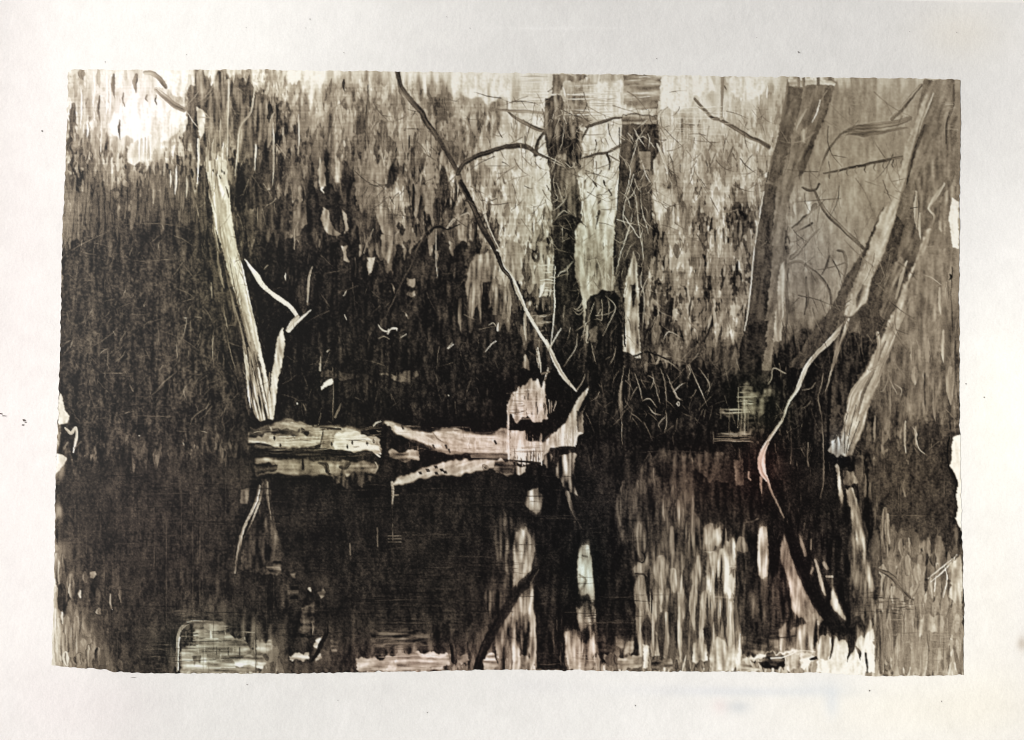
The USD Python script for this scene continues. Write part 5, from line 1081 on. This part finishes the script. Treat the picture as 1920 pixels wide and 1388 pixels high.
for pts, t in (([(668, 1237), (700, 1234), (740, 1228), (780, 1226), (840, 1228), (845, 1245), (800, 1258), (745, 1260), (670, 1261)], .60), ([(776, 1228), (800, 1224), (826, 1224), (838, 1232), (800, 1236)], .72), ([(735, 1240), (746, 1238), (746, 1258), (710, 1260)], .74), ([(695, 1180), (760, 1180), (805, 1190), (800, 1208), (740, 1212), (695, 1210)], .30),
               ([(855, 1228), (878, 1226), (880, 1240), (858, 1242)], .58), ([(906, 1232), (925, 1225), (935, 1250), (908, 1258)], .64), ([(544, 1228), (566, 1226), (580, 1224), (582, 1236), (560, 1239), (545, 1237)], .80), ([(592, 1237), (600, 1222), (602, 1232)], .70), ([(588, 1215), (596, 1200), (610, 1192), (606, 1208), (596, 1218)], .72),
               ([(480, 1202), (507, 1202), (506, 1220), (490, 1228), (500, 1240), (484, 1252), (478, 1250)], .66), ([(485, 1240), (498, 1240), (492, 1250), (482, 1252)], .82), ([(565, 1140), (590, 1130), (590, 1170), (588, 1195), (578, 1200), (563, 1200)], .30), ([(596, 1112), (606, 1105), (612, 1115), (602, 1124)], .40), ([(576, 1104), (584, 1104), (582, 1110)], .6),
               ([(620, 1205), (634, 1205), (632, 1225), (622, 1226)], .34), ([(525, 1050), (530, 1040), (528, 1075), (512, 1080), (498, 1060)], .28), ([(545, 1075), (558, 1070), (552, 1085)], .26), ([(540, 1100), (560, 1095), (560, 1130), (540, 1130)], .22)):
    poly(pts, t, P_SHORE, rag=3, st=.12, ang=0, a=.92)
line([(585, 1165), (587, 1175), (586, 1190)], [1, 4, 1], .6, P_SHORE)
line([(614, 1165), (612, 1185), (604, 1205), (595, 1225), (586, 1240)], [3, 7, 8, 8, 4], .1, None, rag=2)
P_ARCH = part('pale_arch', 'pale rounded box-like shape at the lower left edge of the print')
poly([(366, 1176), (372, 1168), (420, 1167), (426, 1180), (440, 1196), (460, 1202), (470, 1220), (480, 1240), (478, 1262), (336, 1262), (336, 1222), (360, 1212)], .52, P_ARCH, rag=3, st=.10, ang=0)
poly([(340, 1222), (388, 1226), (386, 1255), (340, 1256)], .66, P_ARCH, rag=2.5, st=.12, ang=0)
line([(332, 1258), (333, 1205), (336, 1185), (346, 1172), (360, 1167), (395, 1167), (418, 1168)], [3, 4, 5, 6, 6, 5], .50, P_ARCH, st=.1)
line([(334, 1256), (335, 1215), (337, 1195)], 2.2, .72, P_ARCH)
comb((338, 1180, 372, 1218), 13, .14, 2.4, P_ARCH, seed=46, brk=.3)
comb((338, 1172, 478, 1256), 40, .66, 2, P_ARCH, seed=47, part_len=(.1, .5))
comb((366, 1180, 478, 1256), 26, .34, 2, P_ARCH, seed=48, part_len=(.1, .4), a=.6)
comb((338, 1170, 478, 1256), 16, .68, 2, P_ARCH, level=False, seed=49, part_len=(.1, .4), a=.6)
comb((300, 1140, 425, 1170), 24, .30, 1.8, None, seed=50, part_len=(.1, .5))
comb((250, 1195, 335, 1255), 24, .34, 1.6, None, seed=51, part_len=(.1, .5))
comb((670, 1226, 845, 1260), 30, .72, 2, P_SHORE, seed=52, part_len=(.1, .5), a=.6)
comb((690, 1180, 810, 1215), 24, .40, 2, None, seed=53, part_len=(.1, .5), a=.6)
comb((640, 1060, 900, 1180), 60, .06, 1.8, None, seed=54, part_len=(.1, .5), a=.6)
comb((640, 1060, 900, 1180), 40, .30, 1.2, None, seed=55, part_len=(.05, .3), a=.5)
line([(395, 1172), (396, 1198)], 3, .78, P_ARCH)
line([(386, 1198), (408, 1198)], 2, .72, P_ARCH)
poly([(382, 1173), (415, 1172), (424, 1180), (405, 1184), (384, 1182)], .62, P_ARCH, rag=2, ang=0)
poly([(435, 1236), (470, 1230), (482, 1236), (478, 1248), (450, 1252)], .72, P_ARCH, rag=2.5, st=.14, ang=0)
for x in (406, 428, 449):
    line([(x, 1214), (x, 1228)], 2, .3, P_ARCH)
poly([(362, 1232), (378, 1232), (376, 1246), (364, 1248)], .3, P_ARCH, rag=3, a=.7)
line([(344, 1253), (400, 1252), (440, 1251)], 3, .74, P_ARCH, brk=.4)
# left foot of the print
P_LFOOT = part('pale_shallows', 'pale drips along the lower left edge of the print')
for x, y0, y1, w, t in ((107, 1040, 1100, 10, .56), (118, 1040, 1070, 8, .40), (133, 1078, 1115, 14, .42), (132, 1095, 1120, 6, .60), (150, 1108, 1120, 6, .58), (160, 1075, 1092, 10, .4), (193, 1102, 1128, 8, .36), (208, 1115, 1142, 4, .60), (226, 1102, 1130, 6, .38), (186, 1143, 1150, 12, .55), (104, 1142, 1240, 10, .74), (117, 1145, 1170, 4, .78), (127, 1160, 1220, 16, .56), (143, 1160, 1236, 18, .52), (120, 1190, 1250, 14, .66), (124, 1225, 1245, 16, .78), (165, 1212, 1248, 8, .46), (150, 1230, 1245, 24, .45), (183, 1218, 1246, 14, .3)):
    line([(x, y0), (x - 1, (y0 + y1) / 2), (x + 1, y1)], [w * .6, w, w * .8, w * .4], t, P_LFOOT, rag=2.5, st=.10, a=.9)
poly([(167, 1070), (178, 1070), (181, 1076), (176, 1084), (170, 1080)], .62, P_LFOOT, rag=1.5, mot=.05)
line([(115, 1100), (118, 1140)], 14, .17, None, rag=4, a=.7)
# torn light marks on the left edge
P_TEAR = part('torn_edge', 'pale torn notches on the left edge of the print')
poly([(112, 736), (116, 738), (119, 752), (122, 770), (130, 780), (126, 794), (110, 796), (109, 760)], .84, P_TEAR, rag=.8, st=.03)
line([(122, 803), (128, 808), (134, 812), (142, 802), (144, 815), (141, 832), (138, 848)], [3, 6, 5, 4, 5, 4, 2], .76, P_TEAR, rag=1)
line([(120, 842), (124, 834), (128, 830)], 2.5, .5, P_TEAR)
line([(140, 840), (148, 832), (152, 828)], 2, .45, P_TEAR)
line([(142, 786), (146, 790)], 7, .3, P_TEAR)
poly([(106, 850), (118, 854), (126, 860), (122, 870), (112, 882), (104, 890)], .86, P_TEAR, rag=.8, st=.03)
P_TEAR2 = part('torn_edge', 'small white notch high on the right edge of the print')
P_TEAR3 = part('torn_edge', 'long white bite out of the right edge of the print beside the brown water')
poly([(1786, 370), (1797, 378), (1797, 466), (1786, 464), (1782, 440), (1779, 405)], .93, P_TEAR2, rag=1.2, st=.02)
poly([(1799, 816), (1788, 818), (1784, 840), (1784, 862), (1781, 874), (1790, 888), (1796, 905), (1793, 935), (1796, 955), (1791, 972), (1800, 990), (1810, 1010), (1815, 900), (1812, 815)], .95, P_TEAR3, rag=.8, st=.02)
line([(1780, 820), (1776, 850), (1780, 880), (1792, 900), (1790, 935), (1792, 970)], 3, .14, None)
line([(1770, 806), (1784, 807), (1798, 804)], 4, .3, None, brk=.3)

# ---- uneven wiping of the dark ink
T += wet * np.clip((.30 - BS) / .08, 0, 1) * (.018 * NB + .010 * NV2)
poly([(326, 852), (415, 850), (418, 1000), (420, 1110), (330, 1100)], .235, None, rag=4, drip=14, feather=3, st=.03, a=.45)
poly([(640, 1030), (740, 1010), (760, 1090), (650, 1110)], .19, None, rag=6, drip=10, feather=4, st=.03, a=.4)
for pts in ([(525, 1095), (545, 1090), (542, 1140), (528, 1150)], [(565, 1140), (590, 1130), (590, 1195), (566, 1200)], [(700, 1070), (725, 1075), (720, 1095), (702, 1092)], [(640, 985), (655, 955), (658, 1010), (644, 1010)]):
    poly(pts, .27, None, rag=3, drip=4, feather=2, a=.5)
# ---- smearing of the wet ink, up and down
SM = np.clip((XX - 880) / 40, 0, 1) * np.clip((1650 - XX) / 20, 0, 1) * np.clip((YY - 905) / 30, 0, 1) * np.clip((1235 - YY) / 20, 0, 1)
T += .62 * SM * (gaussian_filter(T, (8, .7)) - T)
T += SM * np.clip((T - .2) / .2, 0, 1) * (.030 * field(7, .9, 121) + .03 * NV2)
# ---- fine wiping lines in the dark water
r = np.random.default_rng(14)
for _ in range(260):
    x, y = r.uniform(110, 1180), r.uniform(890, 1250)
    if BS[int(y), int(x)] > .26:
        continue
    l = r.uniform(30, 170)
    line([(x, y), (x + l / 2, y + r.normal(0, 1.5)), (x + l, y + r.normal(0, 2.5))], [.5, r.uniform(.8, 1.7), .5], r.choice([.06, .06, .24, .30]), None, a=.6, brk=.6)
for _ in range(60):
    x, y = r.uniform(110, 520), r.uniform(860, 1180)
    l = r.uniform(40, 200)
    line([(x, y), (x + r.normal(0, .8), y + l / 2), (x, y + l)], [.5, 1.3, .5], r.choice([.07, .30, .34]), None, a=.55, brk=.4)
for x in (289, 362, 375, 340, 312):
    line([(x, 890 + (x * 3) % 90), (x, 1080), (x, 1185 - (x * 7) % 70)], 1.3, .34, None, a=.6, brk=.3)
for _ in range(46):
    x, y = r.uniform(1600, 1785), r.uniform(850, 1020)
    l = r.uniform(15, 60)
    line([(x, y), (x, y + l)], [.5, 1.2, .5], .38, None, a=.55)
line([(1640, 968), (1700, 967), (1785, 968)], 1.1, .42, None, brk=.6, a=.6)
line([(1200, 848), (1260, 846), (1320, 848)], 1.0, .34, None, brk=.7, a=.6)
line([(1195, 905), (1200, 880), (1212, 858), (1220, 850)], 1.4, .3, None, brk=.3)
for _ in range(120):
    x, y = r.uniform(1440, 1560), r.uniform(640, 1000)
    l = r.uniform(6, 30)
    line([(x, y), (x + r.normal(0, 3), y + l)], [.5, 1.1, .5], r.uniform(.2, .4), None, a=.55)

# ------------------------------------------------------------------ edges of the inked plate
LEFT = np.array([(128, 132), (125, 235), (121, 350), (117, 440), (115, 520), (113, 640), (111, 705), (110, 740), (109, 780), (107, 800), (106, 850), (104, 890), (103, 1000), (101, 1100), (98, 1170), (96, 1250), (96, 1275)], float)
RIGHT = np.array([(1800, 132), (1801, 250), (1799, 330), (1799, 400), (1798, 560), (1799, 640), (1800, 800), (1801, 830), (1803, 1000), (1805, 1060), (1807, 1150), (1807, 1275)], float)
TOP = np.array([(90, 135), (128, 135), (135, 131), (240, 131), (480, 131), (620, 133), (900, 136), (1100, 139), (1240, 141), (1440, 144), (1600, 146), (1760, 148), (1790, 149), (1815, 151)], float)
BOT = np.array([(90, 1246), (96, 1247), (130, 1252), (180, 1254), (215, 1260), (240, 1262), (330, 1263), (480, 1263), (630, 1262), (830, 1258), (960, 1256), (1080, 1257), (1170, 1259), (1400, 1260), (1490, 1262), (1530, 1261), (1600, 1266), (1640, 1268), (1700, 1268), (1800, 1266), (1815, 1265)], float)
dl = XX - np.interp(YY, LEFT[:, 1], LEFT[:, 0]) + .35 * WX + .5 * NE
dr = np.interp(YY, RIGHT[:, 1], RIGHT[:, 0]) - XX + .35 * WX + .5 * NE
dt = YY - np.interp(XX, TOP[:, 0], TOP[:, 1]) + .4 * WY + .5 * NE
db = np.interp(XX, BOT[:, 0], BOT[:, 1]) - YY + .4 * WY + .5 * NE
EDGE = np.minimum(np.minimum(dl, dr), np.minimum(dt, db))
BL = gaussian_filter(BS, 26) - gaussian_filter(np.clip(T, .06, 1), 26)
T += .55 * np.clip(BL, -.12, .12) * (1 - np.exp(-(((YY - 850) / 45) ** 4)) * (XX > 450) * (XX < 1110))
T = np.clip(T + 0.38 * (T - gaussian_filter(T, 2.2)) + 0.16 * (T - gaussian_filter(T, 12)), 0.06, 1.0)
T = np.minimum(T, np.where(XX < 480, 1.0, .93))
T = np.clip(T + np.where(T < .32, .030, .008) * NG + np.where(T < .32, .014, .004) * NF, .04, 1.0)
ink_on = np.clip(EDGE / 1.5, 0, 1)

# ------------------------------------------------------------------ colour of the ink film at every point
RAMP = np.array([(0.00, 4, 3, 3), (0.10, 15, 13, 12), (0.16, 32, 28, 25), (0.24, 60, 53, 46), (0.34, 92, 82, 70), (0.46, 132, 120, 103), (0.58, 165, 153, 134), (0.70, 196, 187, 168), (0.82, 222, 217, 202), (0.92, 240, 237, 228), (1.0, 253, 252, 248)], float)
RGB = np.stack([np.interp(T, RAMP[:, 0], RAMP[:, k]) for k in (1, 2, 3)], -1).astype(np.float32)
for x, y, rx, ry, d in ((880, 840, 170, 50, (9, -4, -2)), (990, 770, 60, 60, (8, -3, 0)), (1360, 900, 130, 70, (11, -4, -5)), (1430, 870, 40, 60, (14, -8, -6)), (260, 980, 180, 200, (2, -1, 2)), (1100, 950, 160, 120, (-3, -1, 4)), (780, 1240, 160, 40, (8, -3, 2)), (1100, 1220, 80, 60, (8, -2, 0)), (950, 1180, 70, 120, (4, -2, 0)),
                        (1480, 1080, 60, 120, (8, -4, -2)), (650, 720, 160, 120, (-2, 0, -4)), (1090, 480, 120, 160, (-6, 2, -4)), (1100, 1070, 30, 60, (-12, 1, 1)), (1420, 760, 60, 60, (-8, 4, -6)), (420, 480, 80, 220, (-4, 0, -10)), (600, 830, 120, 50, (-3, 0, -7)), (580, 880, 120, 30, (-2, 0, -6)), (1500, 480, 100, 120, (-8, -3, 6)), (1600, 350, 160, 200, (-2, -2, -6)),
                        (1570, 840, 20, 30, (-16, -4, 12)), (240, 200, 120, 80, (3, 0, 6)), (400, 1210, 110, 60, (-8, 2, 0)), (1700, 900, 120, 110, (2, 0, -4))):
    wgt = np.exp(-(((XX - x) / rx) ** 2 + ((YY - y) / ry) ** 2))
    RGB += (wgt * (.2 + .9 * T))[..., None] * np.array(d, np.float32)
RGB = np.clip(RGB, 6, 254) / 255.0
LIN = np.where(RGB <= 0.04045, RGB / 12.92, ((RGB + 0.055) / 1.055) ** 2.4)
PAPER_ALB = 0.80
INK = np.clip(LIN * PAPER_ALB / 0.81, 0, 0.87)
BODY = np.clip(gaussian_filter(1 - T, 0.8) - 0.55 * gaussian_filter(1 - T, 5), -0.4, 0.6)     # ink lies thicker along the brush edges


def attach_color(m, col, interp='vertex'):
    UsdGeom.PrimvarsAPI(m).CreatePrimvar('ink', Sdf.ValueTypeNames.Color3fArray, interp).Set(Vt.Vec3fArray.FromNumpy(np.ascontiguousarray(col, dtype=np.float32)))


def define(path, v, quads, look, col):
    m = UsdGeom.Mesh.Define(stage, path)
    m.CreatePointsAttr(Vt.Vec3fArray.FromNumpy(np.ascontiguousarray(v, dtype=np.float32)))
    m.CreateFaceVertexCountsAttr(Vt.IntArray.FromNumpy(np.full(len(quads), 4, np.int32)))
    m.CreateFaceVertexIndicesAttr(Vt.IntArray.FromNumpy(np.ascontiguousarray(quads, dtype=np.int32).ravel()))
    m.CreateSubdivisionSchemeAttr('none')
    attach_color(m, col)
    UsdShade.MaterialBindingAPI.Apply(m.GetPrim()).Bind(look)
    return m


pr = UsdGeom.Xform.Define(stage, '/World/landscape_print')
pr.AddTranslateOp().Set(Gf.Vec3d(0, 0, 0))
tag(pr.GetPrim(), 'large black and white ink print of a wooded swamp on white paper', 'art print')

# ---- the sheet of paper: it runs past the view on all sides but ends just inside it at the upper right
nx, ny = 560, 420
PX, PY = np.meshgrid(np.linspace(-60, 1985, nx), np.linspace(0, 1, ny))
topline = np.interp(PX, [-60, 1650, 1920, 1985], [-34, 0.5, 5.5, 6.5])
PY = topline + PY * (1440 - topline)
x, y, z = to_sheet(PX, PY)
stain = np.zeros(PX.shape + (3,))
pb = gaussian_filter(np.random.default_rng(3).standard_normal(PX.shape), 9); pb /= pb.std()
pb2 = gaussian_filter(np.random.default_rng(4).standard_normal(PX.shape), 2.2); pb2 /= pb2.std()
pap = np.array([0.835, 0.828, 0.812]) * (1 + 0.010 * pb + 0.010 * pb2)[..., None]
for sx, sy, rx, ry, d in ((40, 600, 90, 900, (.02, -.015, -.005)), (180, 1330, 130, 100, (.01, -.02, -.01)), (1385, 1326, 22, 12, (-.14, -.115, -.08)), (1420, 1298, 150, 9, (-.07, -.05, -.02)), (1540, 1288, 60, 20, (-.06, -.04, -.01)), (1300, 1292, 160, 12, (-.03, -.025, -.01)), (1560, 1320, 14, 26, (-.08, -.05, 0)), (1350, 1325, 14, 14, (-.01, -.06, -.05)),
                          (1916, 1207, 9, 14, (-.25, -.29, -.32)), (1800, 60, 80, 50, (.01, -.01, -.05)), (1750, 1330, 300, 80, (.02, .005, -.05)), (1870, 780, 70, 160, (.015, .01, -.03)), (1860, 1150, 80, 200, (.012, .0, -.03)), (1000, 1285, 60, 16, (-.03, -.03, -.02)), (700, 1300, 160, 20, (-.02, -.02, -.02)), (1050, 53, 110, 2.2, (.06, .06, .06))):
    pap += np.exp(-(((PX - sx) / rx) ** 2 + ((PY - sy) / ry) ** 2))[..., None] * np.array(d)
idx = np.arange(nx * ny).reshape(ny, nx)
quads = np.stack([idx[:-1, :-1], idx[1:, :-1], idx[1:, 1:], idx[:-1, 1:]], -1).reshape(-1, 4)
v_top = np.stack([x, y, z], -1).reshape(-1, 3)
v_bot = v_top - [0, 0, 0.0006]
rim = np.concatenate([idx[0, :], idx[1:, -1], idx[-1, -2::-1], idx[-2:0:-1, 0]])
nxt = np.roll(rim, -1)
n0 = nx * ny
sides = np.stack([rim, nxt, nxt + n0, rim + n0], -1)
pc = np.clip(pap, .05, .9).reshape(-1, 3)
define('/World/landscape_print/paper_sheet', np.vstack([v_top, v_bot]), np.vstack([quads, quads[:, ::-1] + n0, sides]), paper_look, np.vstack([pc, pc]))

# ---- the ink film: one continuous skin, split where the depicted things meet
STEP = 1.5
gx = np.arange(90, 1815, STEP)
gyv = np.arange(124, 1276, STEP)
FX, FY = np.meshgrid(gx, gyv)
# the rim of the film follows the ragged edge of the plate
EF = gaussian_filter(EDGE.astype(np.float32), .6)
gyE, gxE = np.gradient(EF)
e0, ex_, ey_ = (map_coordinates(a_, [FY, FX], order=1) for a_ in (EF, gxE, gyE))
shift = np.where((e0 < 0.3) & (e0 > -2.6), 0.3 - e0, 0)
gl = np.maximum(np.hypot(ex_, ey_), .6) ** 2
SX, SY = FX + shift * ex_ / gl, FY + shift * ey_ / gl
x, y, z = to_sheet(SX, SY)
inkc = np.stack([map_coordinates(gaussian_filter(INK[..., k], 0.45), [SY, SX], order=1) for k in range(3)], -1)
body = map_coordinates(BODY, [FY, FX], order=1)
z = z + 0.00022 + 0.00008 * body
inn, near = e0 > 0.3, e0 > -2.6
seg = SEG[np.clip(FY.astype(int), 0, CH - 1), np.clip(FX.astype(int), 0, CW - 1)]
quad4 = lambda a_: (a_[:-1, :-1], a_[1:, :-1], a_[1:, 1:], a_[:-1, 1:])
cell_ok = np.logical_or.reduce(quad4(inn)) & np.logical_and.reduce(quad4(near))
cell_seg = np.where(cell_ok, seg[:-1, :-1], -1)
gidx = np.arange(FX.size).reshape(FX.shape)
V, C = np.stack([x, y, z], -1).reshape(-1, 3), inkc.reshape(-1, 3)
paths, used = {}, {}
from scipy.ndimage import label as islands
pieces = []
for i, (name, label, parent) in enumerate(PARTS):
    if name in ('pale_shallows', 'sky'):                       # broken strip: each island is a piece of its own
        isl, n = islands(gaussian_filter((cell_seg == i).astype(np.float32), 2) > .15)
        for k in range(1, n + 1):
            pieces.append((i, name, label, parent, (cell_seg == i) & (isl == k)))
    else:
        pieces.append((i, name, label, parent, cell_seg == i))
for i, name, label, parent, mask in pieces:
    jj, ii = np.nonzero(mask)
    if len(jj) < 6:
        continue
    q = np.stack([gidx[jj, ii], gidx[jj + 1, ii], gidx[jj + 1, ii + 1], gidx[jj, ii + 1]], -1)
    u, inv = np.unique(q, return_inverse=True)
    base = paths.get(parent, '/World/landscape_print') + '/' + name
    n = used.get(base, 0)
    used[base] = n + 1
    paths[i] = base + ('_%03d' % n if n else '')
    m = define(paths[i], V[u], inv.reshape(-1, 4), ink_look, C[u])
    if label:
        m.GetPrim().SetCustomDataByKey('label', label)

# ---- stray specks of ink on the margins
r = np.random.default_rng(30)
sv, sf, sc = [], [], []
spots = [(2, 776, 3, 1.5), (8, 780, 4, 1), (45, 788, 3, 2), (48, 792, 2, 1.2), (43, 797, 2, 1.2), (79, 246, 1.4, 1.4), (1497, 98, 1.8, 1.2), (1191, 1323, .8, 1.3), (801, 1336, .7, 1.5), (1811, 720, 1.1, 1.1), (1630, 1295, 1.1, 1.1), (1845, 745, 1.2, 1.2), (1765, 1315, 1, 1), (250, 1270, 6, .5), (1800, 210, 1.2, 1.2), (1830, 500, 1, 1.4), (1398, 100, 1.2, 1), (1120, 95, 1, 1.3), (960 + 160, 96, 1, 1)]
spots = [s for s in spots if s[1] > 700 or s[2] > 1.3]
spots += [(r.uniform(20, 1900), r.choice([r.uniform(20, 120), r.uniform(1275, 1370)]), r.uniform(.4, .9), r.uniform(.4, .9)) for _ in range(14)]
for (a, b, rx, ry) in spots:
    n = 7
    t = np.arange(n) * 2 * math.pi / n
    rr = 1 + .3 * r.standard_normal(n).clip(-1, 1)
    xs, ys, zs = to_sheet(a + rx * rr * np.cos(t), b + ry * rr * np.sin(t))
    cx, cy, cz = to_sheet(a, b)
    o = len(sv)
    for X_, Y_, Z_ in [(cx, cy, cz)] + list(zip(xs, ys, zs)):
        sv.append((X_, Y_, Z_ + 0.0003))
    for k in range(n):
        sf.append((o, o + 1 + (k + 1) % n, o + 1 + k))
    sc += [(.12, .10, .09)] * (n + 1)
m = usdkit.mesh(stage, '/World/landscape_print/ink_specks', (np.array(sv), np.array(sf)), ink_look)
attach_color(m, np.array(sc))
tag(m.GetPrim(), kind='stuff')
